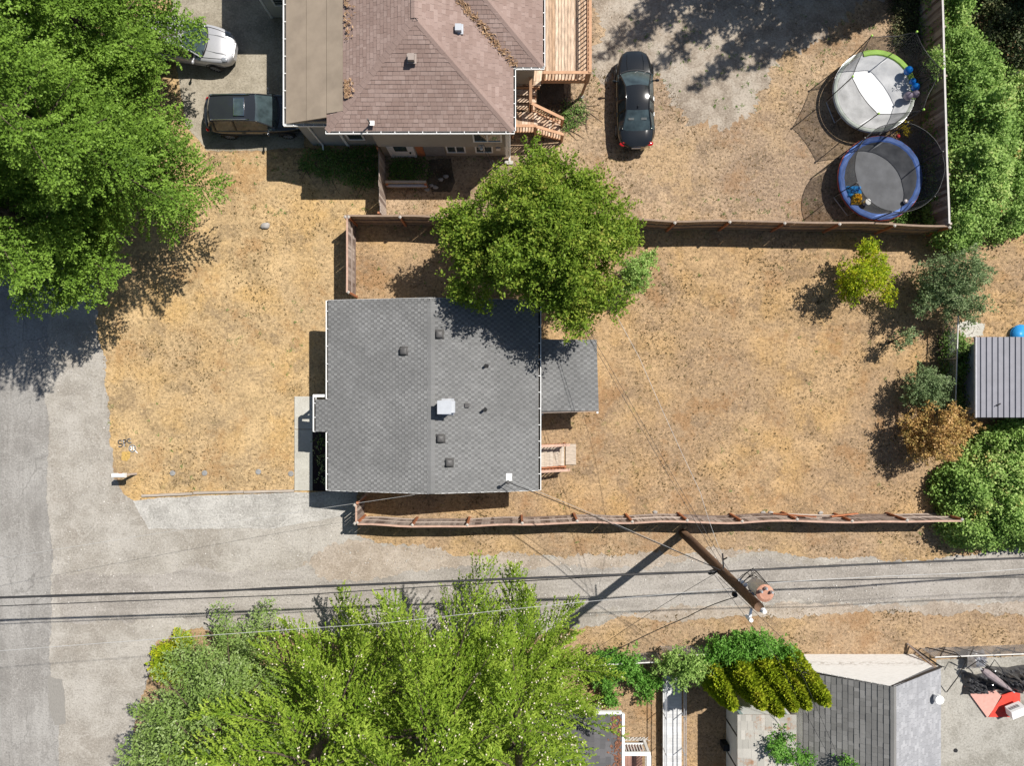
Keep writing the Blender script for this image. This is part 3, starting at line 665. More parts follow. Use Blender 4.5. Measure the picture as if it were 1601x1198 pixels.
m = MB(); m.beam((12.6,-6.30,.4),(14.2,-6.26,1.5),.05,.14); m.beam((14.9,-6.24,1.45),(16.5,-6.24,.7),.05,.14); obj("brace", m, m_cedar, sf)
fence("side_gate_fence", "stub of orange-brown fence closing the side yard of the grey house", [(-7.2,-6.5),(-7.2,-5.65)], 1.8, 1, m_wood_grey, m_cedar, wav=0, toprail=m_pinkwood)
gt = thing("garden_gate", "dark board gate swung open below the grey house's south eave", "gate", (-7.15,-5.55,0))
gbm = MB(); gbm.box((0,0,.9),(.13,.02,1.7)); gb_me = unit("gate_board", gbm, m_wood_grey)
ga = math.radians(52)
for k in range(6): inst("gate_board", gb_me, gt, (-7.1+.14*(k+.5)*math.cos(ga), -5.5+.14*(k+.5)*math.sin(ga), 0), (0,0,ga))
obj("post", MB().bb(-7.2,-7.1,-5.6,-5.5,0,1.85), m_cedar, gt); obj("rail", MB().beam((-7.1,-5.47,.4),(-6.6,-4.83,.4),.04,.09).beam((-7.1,-5.47,1.5),(-6.6,-4.83,1.5),.04,.09), m_cedar, gt)
fence("board_fence", "tall dark fence with pale cap between the trampolines and the brambles", [(19.75,21),(19.95,13.5),(20.15,7.35)], 1.9, 1, m_wood_grey, m_wood_grey, toprail=M("pale_cap",(.48,.46,.44),.7,.1), cap=False, wav=.01)
lw = thing("low_timber_barrier", "low pale plank barrier across the sunken side yard of the brown house", "barrier", (-5,9.6,0))
for y, z, mm_ in ((9.62,.72,m_rail),(9.52,.45,m_galv),(9.56,.15,m_wood_grey)): obj("plank", MB().bb(-6.05,-4.1,y-.07,y+.05,z,z+.06), mm_, lw)
for x in (-6.0,-4.15): obj("post", MB().bb(x-.05,x+.05,9.5,9.6,0,.72), m_cedar, lw)
# ------------------------------------------------------------------ cars (local axes: +x forward, z up)
def lerp(a, b, t): return a + (b-a)*t
def car(name, label, loc, rz, L, w, belt, zr, xwb, xrf, xrr, xrb, hood, deck, paint, kind, roofy=.60, extra=None):
    """xwb/xrf windscreen base/top, xrr/xrb rear screen top/base, hood/deck heights; w = half width"""
    t = thing(name, label, "car", loc, None, rz)
    b = MB(); n = 30; rows = []
    for i in range(n+1):
        u = -1+2*i/n; x = u*L/2
        q = max(0,1-abs(u)**((3.0 if kind == 'sedan' else 4.6) if u > 0 else 6.5)); ww = w*(q**.5*.56+.44)
        top = lerp(deck, hood, min(1,max(0,(x-xrb)/(xwb-xrb)))) if xrb < x < xwb else (hood if x >= xwb else deck)
        if x > xwb: top = hood - (hood-.60)*((x-xwb)/(L/2-xwb))**2.6*.62
        if x < xrb: top = deck - (deck-.75)*((xrb-x)/(L/2+xrb))**3*.45
        bl = min(belt, top-.02); low = .24 + .10*max(0,abs(u)-.8)*3
        half = [(ww*.84,low),(ww*.97,low+.16),(ww,.58),(ww*.985,bl-.10),(ww*.93,bl),(ww*.80,top-.005),(ww*.42,top+.025),(0,top+.035)]
        rows.append([Vector((x,-y,z)) for y,z in half]+[Vector((x,y,z)) for y,z in half[-2::-1]])
    b.grid(rows); b.poly(rows[0][::-1]); b.poly(rows[-1]); obj("body", b, paint, t, True, local=True)
    yb, yr = w*.80, w*roofy
    def gl(xb, xt, zb, zt_, bow, y0, y1, k):
        G = []
        for i in range(7):
            f = i/6; row = []
            for j in range(9):
                s_ = -1+j/4; bw = bow*(1-s_*s_)*lerp(1,.35,f)
                row.append(Vector((lerp(xb,xt,f)+k*bw, s_*lerp(y0,y1,f), lerp(zb,zt_,f)+.05*(1-s_*s_)*f+.05*math.sin(math.pi*f)*.5)))
            G.append(row)
        return G
    GW = gl(xwb,xrf,hood+.015,zr-.04,.16,yb,yr,1); m = MB(); m.grid(GW); obj("windscreen", m, m_win, t, True, local=True)
    GR = gl(xrb,xrr,deck+.015,zr-.06,.12,yb*.95,yr*.97,-1); m = MB(); m.grid(GR); obj("rear_window", m, m_win, t, True, local=True)
    RF = []
    for i in range(9):
        f = i/8; row = []
        for j in range(9):
            a, c = GW[-1][j], GR[-1][j]; p = a.lerp(c,f); p.z += .05*math.sin(math.pi*f); row.append(p)
        RF.append(row)
    m = MB(); m.grid(RF); m.grid([[q-Vector((0,0,.05)) for q in r] for r in RF][::-1]); obj("roof", m, paint, t, True, local=True)
    for sd, j in ((-1,0),(1,8)):
        m = MB(); e = [GW[0][j]]+[GW[i][j] for i in range(1,7)]+[RF[i][j] for i in range(1,9)]+[GR[i][j] for i in range(5,-1,-1)]
        low = [Vector((p.x, sd*w*.925, min(belt,p.z-.002)+.005)) for p in e]
        top_ = [p+Vector((0,sd*.012,-.035)) for p in e]
        m.grid([top_, low]); obj("side_windows", m, m_win, t, True, local=True)
        m = MB(); m.tube([p+Vector((0,sd*.01,.0)) for p in e], .035, 6); obj("roof_pillar", m, paint, t, True, local=True)
        m = MB()
        for xp in (lerp(xrf,xrr,.5), lerp(xrf,xrr,.97)): m.beam((xp,sd*(yr+.02),zr-.05),(xp-.05,sd*w*.935,belt),.09,.03)
        obj("door_pillar", m, m_blackp, t, local=True)
        m = MB(); xm = xwb-.32; m.ball((xm,sd*(w+.13),belt+.06),.11,10,6,(.6,1,.75)); m.beam((xm,sd*(w*.9),belt+.02),(xm,sd*(w+.08),belt+.05),.06,.05); obj("wing_mirror", m, paint, t, True, local=True)
        for xd in (lerp(xrf,xrr,.42)+.1, lerp(xrf,xrr,1.0)): obj("door_handle", MB().box((xd,sd*(w*.985+.012),belt-.13),(.2,.03,.035)), paint, t, local=True)
        for xw in (L*.30, -L*.29):
            y = sd*(w-.10); wh = MB(); R_ = .335
            prof = [(0,.23),(.10,.23),(.11,.30),(.08,R_),(-.10,R_),(-.11,.25)]
            rows2 = [[Vector((xw+r*math.cos(a), y+sd*yy, R_+r*math.sin(a))) for yy, r in prof] for a in [2*math.pi*k/24 for k in range(25)]]
            wh.grid(rows2); tw_ = obj("wheel", wh, m_black, t, True, local=True)
            rim = MB(); rim.poly([Vector((xw+.22*math.cos(2*math.pi*k/20), y+sd*.03, R_+.22*math.sin(2*math.pi*k/20))) for k in range(20)])
            for k in range(10):
                a = 2*math.pi*k/10; rim.beam((xw+.04*math.cos(a),y+sd*.09,R_+.04*math.sin(a)),(xw+.235*math.cos(a),y+sd*.085,R_+.235*math.sin(a)),.045,.03)
            obj("rim", rim, m_rim, tw_, local=True)
            ar = MB(); ar.tube([(xw+.40*math.cos(a), sd*(w*.985), .36+.40*math.sin(a)) for a in [math.pi*k/12 for k in range(13)]], .03, 6); obj("wheel_arch", ar, m_blackp, t, True, local=True)
        m = MB(); m.ball((L/2-.36,sd*w*.68,hood-.17),.15,12,8,(1.5,.8,.45)) if kind != 'sedan' else m.ball((L/2-.30,sd*w*.60,hood-.22),.13,12,8,(1.6,.7,.45)); obj("headlight", m, m_lamp if kind != 'sedan' else m_win, t, True, local=True)
        m = MB(); m.ball((-L/2+.17,sd*w*.70,deck-.20),.12,12,8,(1.0,1.5,.5)); obj("tail_light", m, m_red, t, True, local=True)
    obj("cowl", MB().tube([GW[0][j]+Vector((.03,0,-.005)) for j in range(9)],.04,6), m_blackp, t, local=True)
    for y0, y1 in ((-.1,.5),(-.62,-.1)):
        obj("wiper", MB().tube([(xwb+.12,w*y0,hood+.06),(xwb-.05,w*(y0+y1)/2,hood+.11),(xwb-.12,w*y1,hood+.14)],.012,5), m_blackp, t, local=True)
    obj("grille", MB().box((L/2-.06,0,.62),(.10,w*.9,.16)), m_blackp, t, local=True); obj("grille_bar", MB().box((L/2-.05,0,.66),(.14,w*.75,.05)), m_chrome, t, local=True)
    obj("number_plate", MB().box((-L/2-.012,0,.72),(.03,.42,.12)), m_white, t, local=True)
    for y in (-.80,.80):
        obj("bonnet_seam", MB().tube([(lerp(xwb-.05,L/2,k_/6.5),y*w*(1-.02*k_*k_*.35),(hood+.006)-(hood-.60)*max(0,k_/6.5)**2.6*.62) for k_ in range(0,6)],.013,5), m_blackp, t, local=True)
    for y in (-.42,.42):
        obj("bonnet_crease", MB().tube([(xwb+.2,y*w,hood+.03),(lerp(xwb,L/2,.5),y*w*1.05,hood+.005),(lerp(xwb,L/2,.85),y*w*.95,hood-.10)],.012,5), paint, t, local=True)
    return t, dict(GW=GW, GR=GR, RF=RF, yr=yr, yb=yb)
def carpaint(name, col, metal=.0, rough=.12):
    m = M(name, col, rough, .05, 3, metal=metal, spec=.35, coat=.6); return m
m_rim = M("alloy_rim", (.55,.55,.56), .3, .1, metal=.7); m_chrome = M("chrome_trim", (.75,.75,.76), .12, .03, metal=1.0)
m_lamp = M("lamp_lens", (.22,.23,.25), .08, .2, 20, spec=.8); m_red = M("red_lens", (.42,.012,.015), .12, .2, 20, spec=.7)
p_black = carpaint("black_paint", (.012,.014,.016)); p_silver = carpaint("silver_paint", (.40,.40,.412), .25, .35); p_navy = carpaint("charcoal_paint", (.022,.025,.03))
seatm = M("seat_trim", (.12,.13,.13), .8)
sed, k = car("sedan_car", "shiny black saloon parked nose-up on the brown grass beside the deck", (5.88,13.55,0), math.radians(91.2), 4.62, .90, .90, 1.42, 1.12, .38, -.72, -1.52, .93, 1.00, p_black, "sedan")
obj("tail_light_strip", MB().tube([(-2.12-.10*(1-(y/.62)**2),y,.90) for y in [-.66+.11*i for i in range(13)]],.035,6), m_red, sed, local=True)
obj("roof_antenna", MB().ball((-.62,0,1.47),.06,8,5,(1.3,.5,.7)), p_black, sed, True, local=True)
for y in (-.3,.3):
    obj("rear_headrest", MB().box((-1.12,y,1.285-.01),(.10,.26,.012),0,Matrix.Rotation(-.45,3,'Y')), seatm, sed, local=True)
suv, k = car("silver_suv", "silver four-wheel drive half under the tall dark green fir", (-15.55,16.3,0), math.radians(-9), 4.60, .92, 1.08, 1.74, .98, .30, -1.72, -2.02, 1.07, 1.10, p_silver, "suv", .66)
for y in (-.58,.58): obj("roof_rail", MB().tube([(.1,y,1.74),(-.1,y,1.80),(-1.5,y,1.80),(-1.7,y,1.74)],.022,6), m_chrome, suv, True, local=True)
suv2, k = car("dark_suv", "charcoal estate car with a sunroof, its nose under the tan low roof", (-12.25,12.82,0), math.radians(.5), 4.75, .93, 1.04, 1.68, 1.05, .28, -1.80, -2.08, 1.04, 1.08, p_navy, "suv", .66)
for y in (-.58,.58): obj("roof_rail", MB().tube([(.05,y,1.68),(-.15,y,1.74),(-1.6,y,1.74),(-1.75,y,1.69)],.022,6), m_chrome, suv2, True, local=True)
sr = obj("sunroof", MB().box((-.42,0,1.735),(.46,.80,.02)), m_win, suv2, local=True)
obj("sunroof_trim", MB().bb(-.67,-.645,-.42,.42,1.72,1.755).bb(-.195,-.17,-.42,.42,1.72,1.755).bb(-.645,-.195,-.42,-.395,1.72,1.755).bb(-.645,-.195,.395,.42,1.72,1.755), m_chrome, sr, local=True)

# ------------------------------------------------------------------ trampolines
def ring(mb, c, r0, r1, z0, z1, n=36):
    P = []
    for k in range(n+1):
        a = 2*math.pi*k/n; ca, sa = math.cos(a), math.sin(a)
        P.append([Vector((c[0]+r*ca,c[1]+r*sa,z)) for r, z in ((r0,z1-.01),(r0+.06,z1+.02),(r1-.06,z1+.02),(r1,z1-.01),(r1,z0))])
    mb.grid(P)
def trampoline(name, label, c, r, zb, zt, mat_m, pad_m, edge_m, net_m, a0, round_top, capm):
    t = thing(name, label, "trampoline", (c[0],c[1],0))
    obj("mat", MB().tube([(c[0],c[1],zb-.03),(c[0],c[1],zb-.01)],[r-.16,r-.16],40), mat_m, t)
    m = MB(); ring(m, c, r-(.27 if round_top else .15), r, zb-.07, zb, 12*4 if not round_top else 24); obj("pad", m, pad_m, t)
    m = MB(); m.tube([(c[0]+(r+.01)*math.cos(2*math.pi*k/36),c[1]+(r+.01)*math.sin(2*math.pi*k/36),zb-.09) for k in range(37)],.03,6); obj("frame_ring", m, edge_m, t)
    for k in range(4):
        a = a0+math.pi/2*k+.3; A = []
        for da in (-.28,.28): A.append(Vector((c[0]+r*math.cos(a+da),c[1]+r*math.sin(a+da),0)))
        m = MB(); up = Vector((0,0,zb-.1)); m.tube([A[0]+up, A[0]+Vector((0,0,.03)), A[1]+Vector((0,0,.03)), A[1]+up],.025,6); obj("leg", m, m_galv, t)
    tops = []
    for k in range(6):
        a = a0+math.pi/3*k; o_ = Vector((math.cos(a),math.sin(a),0)); q = Vector((c[0],c[1],0))+o_*(r+.05)
        top = q+o_*.02+Vector((0,0,zt)); tops.append(top)
        po = obj("net_pole", MB().tube([q+Vector((0,0,.25)),q+Vector((0,0,zt*.6)),top],.024,7), m_blackp, t)
        if capm: obj("pole_cap", MB().ball(top+Vector((0,0,.03)),.055,8,6), capm, po)
    n = 8
    for k in range(6):
        a1, a2 = a0+math.pi/3*k, a0+math.pi/3*(k+1); G = []
        for i in range(n+1):
            f = i/n; row = []
            for j in range(13):
                s_ = j/12; a = lerp(a1,a2,s_); rb = r-.14
                bot = Vector((c[0]+rb*math.cos(a),c[1]+rb*math.sin(a),zb))
                if round_top: tp = Vector((c[0]+(r+.03)*math.cos(a),c[1]+(r+.03)*math.sin(a),zt-.05))
                else:
                    tp = tops[k].lerp(tops[(k+1)%6],s_); tp.z -= .05+.16*math.sin(math.pi*s_)
                p = bot.lerp(tp,f); wv = .05*math.sin(f*math.pi)*math.sin(s_*25+k*2)+.03*mnoise.noise(Vector((s_*4+k*7,f*3,r)))
                p += Vector((math.cos(a),math.sin(a),0))*wv; row.append(p)
            G.append(row)
        m = MB(); m.grid(G); obj("net_panel", m, net_m, t, True)
        m = MB(); m.tube(G[-1],.016,5); obj("net_hem", m, m_blackp, t, True)
    return t
m_net = netmat("black_netting", (.02,.022,.023), .50); m_net2 = netmat("black_netting_dense", (.02,.022,.025), .64)
m_green = M("lime_trim", (.36,.60,.10), .6, .1, 4); m_bluepad = M("blue_pad", (.10,.19,.50), .6, .25, 4, dirt=.3)
T1, T2 = W(1368,142,.88), W(1377,278,.85)
trampoline("trampoline", "white-matted trampoline with lime cord and a six-sided net, upper of the pair", T1, 1.95, .88, 2.85, M("pale_trampoline_mat",(.66,.665,.67),.7,.05,1.5,dirt=.12), M("pale_pad",(.50,.54,.48),.6,.2,2.5), m_galv, m_net, math.radians(5), False, m_green)
trampoline("trampoline", "blue-padded trampoline with dark mat and round net, lower of the pair", T2, 2.0, .85, 2.55, M("grey_trampoline_mat",(.09,.093,.10),.8,.2,2.2,dirt=.3), m_bluepad, M("red_frame_edge",(.45,.10,.08),.6), m_net2, math.radians(20), True, None)
lp = MB(); lpr = []
for k in range(13):
    a_ = math.radians(-12+10*k); lpr.append([Vector((T1.x+r_*math.cos(a_),T1.y+r_*math.sin(a_),z_)) for r_, z_ in ((1.70,.885),(1.74,.93),(1.90,.93),(1.965,.89),(1.965,.80))])
lp.grid(lpr); obj("lime_pad", lp, m_green, bpy.data.objects["trampoline"])
m_bal = M("blue_balloon", (.006,.16,.55), .25, .05, spec=.6); m_bal2 = M("lilac_balloon", (.30,.25,.31), .3, .1, spec=.5)
for px, py, r, mm_, lb in ((1420,110,.20,m_bal,"largest blue balloon, tied highest on the white trampoline's net"),(1427,127,.15,m_bal,"smallest blue balloon in the middle of the balloon cluster"),(1431,136,.19,m_bal,"spotted-looking blue balloon just above the two lilac balloons"),(1420,150,.20,m_bal2,"lilac-grey balloon lying nearer the trampoline's white mat"),(1431,147,.18,m_bal2,"lilac-grey balloon against the net beside its twin")):
    p = W(px,py,1.25); o = obj("balloon", MB().ball(p,r,14,10,(1,1,1.12)).tube([p-Vector((0,0,r*1.1)),p-Vector((0,0,r*1.3))],[.012,.03],6), mm_, None, True); tag(o, lb, "balloon", "balloons tied to the trampoline net")
def crumple(name, px, z, size, hgt, mat, seed, label, cat, n=22):
    c = W(px[0],px[1],z); G = []
    for i in range(n):
        row = []
        for j in range(n):
            u, v = -1+2*i/(n-1), -1+2*j/(n-1); ph = math.atan2(v,u); rr = 1+.3*mnoise.noise(Vector((math.cos(ph)*1.2+seed,math.sin(ph)*1.2,seed)))
            k = Vector((u*size[0]*rr, v*size[1]*rr, 0)); e = max(0,1-max(abs(u),abs(v))**3)
            hz = hgt*e*(.55+.8*abs(mnoise.noise(Vector((u*2.3+seed,v*2.3,seed)))) + .5*mnoise.noise(Vector((u*6,v*6,seed*3))))
            row.append(c+k+Vector((0,0,max(.004,hz))))
        G.append(row)
    m = MB(); m.grid(G); o = obj(name, m, mat, None, False); return tag(o, label, cat)
crumple("pool_toy", (1335,300), .87, (.34,.26), .22, M("blue_toy",(.02,.25,.62),.4,.3), 2.2, "deflated bright blue pool toy on the dark trampoline", "toy", 14)
crumple("pool_toy", (1339,311), .90, (.24,.26), .30, M("yellow_toy",(.75,.46,.02),.45,.3), 5.1, "crumpled yellow toy beside the blue one on the trampoline", "toy", 14)
p = W(1352,318,.88); o = obj("toy_bucket", MB().tube([p,p+Vector((0,0,.04)),p+Vector((.05,.02,.24))],[.11,.12,.15],14), m_white, None); tag(o, "small white bucket by the yellow toy on the trampoline", "bucket")
p = W(1414,316,.86); o = obj("ball", MB().ball(p+Vector((0,0,.11)),.11,12,8), M("pale_ball",(.55,.5,.48),.5), None, True); tag(o, "pale ball lying at the net of the dark trampoline", "ball")
p = W(1404,213,.9); o = obj("ball", MB().ball(p,.10,12,8), M("red_ball",(.6,.05,.05),.5), None, True); tag(o, "small red ball wedged between the two trampolines", "ball")

# ------------------------------------------------------------------ utility pole with transformer
PB = W(1068,834); PT = W(1187,950,11.4)
up_ = thing("utility_pole", "tall leaning wooden utility pole with a rusty-lidded transformer by the alley", "utility pole", PB)
pat = lambda z: PB + (PT-PB)*(z/11.4)
obj("pole_shaft", MB().tube([pat(z) for z in (0,2,4,6,8,10,11.4)],[.21,.205,.195,.185,.175,.165,.16],14), m_pole, up_, True)
tc = pat(10.3)+Vector((.40,.26,0))
tf = obj("transformer", MB().tube([tc-Vector((0,0,.55)),tc-Vector((0,0,.5)),tc+Vector((0,0,.42))],[.24,.28,.28],18), m_tgrey, up_, True)
obj("lid", MB().tube([tc+Vector((0,0,.42)),tc+Vector((0,0,.44)),tc+Vector((0,0,.50))],[.30,.30,.20],18), m_rust, tf)
for a in (.4,1.6,2.6): q = tc+Vector((.2*math.cos(a),.2*math.sin(a),.47)); obj("bushing", MB().tube([q,q+Vector((0,0,.12)),q+Vector((0,0,.2))],[.05,.06,.03],8), m_galv, tf)
obj("tank_bracket", MB().bb(tc.x-.42,tc.x-.2,tc.y-.28,tc.y-.1,10.2,10.3).bb(tc.x-.42,tc.x-.2,tc.y-.28,tc.y-.1,10.0,10.06), m_galv, up_)
q = pat(11.35); obj("top_insulator", MB().tube([q+Vector((.12,-.1,0)),q+Vector((.14,-.12,.16))],[.10,.07],10), m_tgrey, up_)
q = pat(10.9); obj("cutout", MB().tube([q+Vector((-.1,-.2,0)),q+Vector((-.15,-.55,-.05))],.05,8).tube([q+Vector((-.15,-.55,-.3)),q+Vector((-.15,-.55,.15))],.07,8), m_tgrey, up_)
q = pat(9.3); obj("secondary_rack", MB().tube([q+Vector((.1,.16,-.5)),q+Vector((.1,.16,.3))],.04,6), m_galv, up_)
for k in range(3): q2 = q+Vector((.12,.2,-.45+.3*k)); obj("spool", MB().tube([q2,q2+Vector((0,0,.1))],.07,10), m_tgrey, up_)
q = pat(7.2); obj("standoff", MB().beam(q,q+Vector((-.05,.75,0)),.05,.05).beam(q+Vector((-.04,.5,0)),q+Vector((.08,.62,.15)),.04,.04), m_blackp, up_)
for z, dx, dy in ((7.0,-.5,-.05),(8.9,-.05,-.35)): q = pat(z); obj("splice_case", MB().tube([q+Vector((dx,dy,.0)),q+Vector((dx*.5,dy*1.1,-.22))],[.09,.10],8), m_black, up_)
for k in range(7):
    q = pat(8.6+.12*k); e = tc+Vector((R.uniform(-.2,.25),R.uniform(.1,.3),-.2+.1*k)); mid = q.lerp(e,.5)+Vector((R.uniform(.1,.35),R.uniform(.2,.5),-.3))
    obj("jumper_cable", MB().tube([q, q.lerp(mid,.6)+Vector((0,0,-.05)), mid, mid.lerp(e,.55), e],.013,5), m_wire, up_)
def cable(label, pts, r, mat, sag=.25, lump=0, n=18, group=None, cat="power line"):
    P = []
    for i in range(len(pts)-1):
        a, b = Vector(pts[i]), Vector(pts[i+1])
        for k in range(n): t = k/n; q = a.lerp(b,t); q.z -= sag*4*t*(1-t); P.append(q)
    P.append(Vector(pts[-1])); m = MB(); m.tube(P, [r*(1+lump*R.uniform(-.3,1)) for _ in P], 6); o = obj("overhead_cable", m, mat); return tag(o, label, cat, group)
q7, q9 = pat(7.0), pat(9.2)
cable("thick black bundled cable along the alley, west of the pole", [W(-420,950,7.4), W(330,925,6.9), q7+Vector((-.2,0,0))], .042, m_wire, .1, .35, 30)
cable("thick black bundled cable along the alley, east of the pole", [q7+Vector((.15,0,0)), W(1601,873,6.9), W(2100,838,7.2)], .036, m_wire, .1, .3, 30)
cable("second thinner cable strung just under the black bundle west of the pole", [W(-420,966,6.2), W(480,930,6.0), q7+Vector((-.15,-.1,-.5))], .018, m_wire, .1)
cable("single pale wire crossing above the big cedar to the pole", [W(-420,1052,9.4), W(600,975,9.0), q9], .009, m_wirep, .15)
cable("pale twisted wire leaving the pole towards the upper right of the alley", [q9+Vector((.1,.1,0)), W(1500,897,9.0), W(2100,862,9.3)], .010, m_wirep, .15)
cable("lower black cable beneath the pale wire east of the pole", [q9+Vector((.1,0,-.6)), W(1601,903,8.0), W(2100,880,8.0)], .020, m_wire, .12)
cable("black service drop from the pole to the grey house mast", [q7+Vector((-.1,.1,.3)), MAST], .018, m_wire, .35)
cable("thin pale wire beside the service drop to the grey house", [q7+Vector((-.15,.05,-.1)), MAST+Vector((0,.1,-.15))], .008, m_wirep, .5)
cable("thin wire from under the grey house eave across the gravel driveway to the road", [W(655,773,3.3), W(300,826,4.5), W(-200,906,6.5)], .006, m_wirep, .1)
BM = Vector((-1.42,10.86,2.3))
cable("twin wire of the pair dropping to the brown house meter, nearer the road", [q7+Vector((-.1,.15,.6)), BM], .009, m_wire, .5)
cable("twin wire of the pair dropping to the brown house meter, nearer the back yard", [q7+Vector((.1,.15,.5)), BM+Vector((.12,0,.1))], .009, m_wire, .45)
cable("heavy black drop curving from the pole towards the dark-roofed house", [pat(9.6)+Vector((-.2,-.2,0)), W(1075,965,7.0), W(930,1035,4.0)], .018, m_wire, .15)
cable("thin drop from the pole down behind the big cedar, upper of two", [q7+Vector((-.3,-.1,0)), W(940,1010,4.2), W(850,1065,3.4)], .009, m_wire, .15)
cable("thin drop from the pole over the clipped conifers to the mossy shed", [q7+Vector((-.3,-.15,0)), W(1215,1030,5.2), W(1300,1190,3.2)], .009, m_wire, .15)
cable("thin drop from the pole over the clipped conifers to the weathered garage", [q7+Vector((-.22,-.15,.2)), W(1235,1010,5.6), W(1345,1260,3.2)], .009, m_wire, .15)
cable("thin wire from the pole slanting up the photo over the back yard", [q7+Vector((0,.6,0)), W(1095,770,5.5), W(1000,560,4.0), W(880,330,4.2)], .008, m_wirep, .2)

# ------------------------------------------------------------------ grey ribbed metal shed
rs = thing("metal_shed", "grey outbuilding with a ribbed metal roof at the right edge", "shed", (24,.2,0))
pan = MB(); pan.hexa([(0,-1,0),(.17,-1,0),(.17,1,0),(0,1,0),(0,-1,.01),(.17,-1,.01),(.17,1,.01),(0,1,.01)])
pan.hexa([(.17,-1,0),(.255,-1,0),(.255,1,0),(.17,1,0),(.19,-1,.055),(.235,-1,.055),(.235,1,.055),(.19,1,.055)])
pan_me = unit("roof_panel", pan, M("ribbed_metal",(.215,.215,.24),.55,.08,3,dirt=.2))
x = 21.13; k = 0
while x < 27.5: inst("roof_panel", pan_me, rs, (x,.265,2.32+.03*(x-21)), (0,-.03,0), (1,1.83,1) if x < 23.0 else (.55,1.83,.5)); x += .258 if x < 23.0 else .142
obj("trim", MB().bb(21.08,21.13,-1.58,2.11,2.24,2.36), M("shed_trim",(.42,.42,.44),.5), rs)
m = MB(); m.bb(21.95,22.03,-1.45,1.85,0,2.3); siding_x(m,-1.45,1.85,21.95,-1,.05,2.28,.14); m.bb(22.03,27.4,1.77,1.85,0,2.3); m.bb(22.03,27.4,-1.45,-1.37,0,2.3); obj("wall", m, m_wsiding, rs)
obj("roof_bracket", MB().beam((21.95,-1.05,2.47),(22.12,-.93,2.5),.04,.05), m_black, rs)
o = tag(obj("paddling_pool", MB().tube([W(1592,524),W(1592,524)+Vector((0,0,.18)),W(1592,524)+Vector((0,0,.24)),W(1592,524)+Vector((0,0,.06))],[.42,.50,.47,.40],20), M("blue_plastic",(.03,.27,.62),.4,.1), None, True), "bright blue plastic paddling pool behind the metal shed", "paddling pool")

# ------------------------------------------------------------------ garage with white gable, mossy shed, dark-roofed house
gg = thing("white_gable_garage", "garage with a peeling white gable and weathered shingle roof, sun and shade painted on its slopes", "garage", (16.6,-16,0))
yN = -13.25; GB = -21.5
sd_ = MB(); e = .17
def gw(z): return (13.62, 19.62) if z < 1.95 else (13.62+(z-1.95)/1.78*3.0, 19.62-(z-1.95)/1.78*3.0)
m_peel = M("peeling_white_paint", (.80,.78,.74), .8, .05, 4)
mt, tt, bb_, oo = nodes("peeling_white_boards")
pp = pos(tt); pk = ramp(tt, noi(tt, pos(tt,(2.2,3,9)), 2.2, 6, .7), [(.50,0),(.56,1)]); zone = N(tt,'ShaderNodeSeparateXYZ'); tt.links.new(pp, zone.inputs[0])
zr_ = N(tt,'ShaderNodeMapRange'); zr_.inputs[1].default_value = .9; zr_.inputs[2].default_value = 1.5; tt.links.new(zone.outputs['Z'], zr_.inputs[0])
pk2 = mix(tt, 1.0, pk, ramp(tt, zr_.outputs[0], [(0,.25),(.5,1),(1,.15)]), 'MULTIPLY')
tt.links.new(mix(tt, pk2, (.74,.72,.685), (.36,.32,.27)), bb_.inputs['Base Color']); bb_.inputs['Roughness'].default_value = .8
z = 0.05; k = 0
plank_list = []
while z < 3.55:
    a0, a1 = gw(z); b0, b1 = gw(min(z+e,3.68)); m = MB()
    m.faces([(a0,yN+.025,z),(a1,yN+.025,z),(b1,yN+.004,z+e),(b0,yN+.004,z+e),(a0,yN,z),(a1,yN,z),(b0,yN-.03,z+e),(b1,yN-.03,z+e)],[(1,0,3,2),(0,1,5,4)]); obj("clapboard", m, mt, gg); z += e
m = MB(); m.poly([(13.6,yN-.01,0),(19.64,yN-.01,0),(19.64,yN-.01,1.95),(16.62,yN-.01,3.72),(13.6,yN-.01,1.95)]); m.bb(13.6,13.7,GB,yN-.02,0,1.95); m.bb(19.54,19.64,GB,yN-.02,0,1.95); obj("wall", m, m_white, gg)
m = MB(); rx0, rxr, rx1, z0, z1 = 13.45, 16.62, 19.78, 1.88, 3.74
m.hexa([(rx0,GB,z0-.08),(rxr,GB,z1-.08),(rxr,yN+.0,z1-.08),(rx0,yN-.12,z0-.08),(rx0,GB,z0),(rxr,GB,z1),(rxr,yN+.0,z1),(rx0,yN-.12,z0)])
m.hexa([(rxr,GB,z1-.08),(rx1,GB,z0-.08),(rx1,yN+.1,z0-.08),(rxr,yN+.0,z1-.08),(rxr,GB,z1),(rx1,GB,z0),(rx1,yN+.1,z0),(rxr,yN+.0,z1)])
r_ = obj("roof", m, m_under, gg)
s_ = MB(); v = Vector((rxr-rx0,0,z1-z0)); Lq = v.length; nn = Vector((-(z1-z0),0,rxr-rx0)).normalized()
shingles(s_, (rx0,GB,z0), (0,1,0), v.normalized(), nn, lambda s: (0, yN-.1-GB+.1*s/Lq), Lq, .235, .30, .022)
obj("shingles", s_, m_shingle3, r_, kind='stuff')
s_ = MB(); v = Vector((rxr-rx1,0,z1-z0)); nn = Vector((z1-z0,0,rx1-rxr)).normalized()
shingles(s_, (rx1,GB,z0), (0,1,0), v.normalized(), nn, const(0, yN+.06-GB), Lq, .15, .22, .012)
obj("shingles", s_, shingle_material("sun_tone_shingle",(.25,.253,.265),(.36,.362,.375)), r_, kind='stuff')  # paler copy for the sun-facing slope, light painted into the colour
ridge_caps(r_, (rxr,GB,z1), (rxr,yN,z1), m_shingle3, .13, .25, .5)
obj("barge_board", MB().beam((rx1,yN+.12,z0-.04),(rxr,yN+.02,z1-.04),.03,.12), m_blackp, gg)
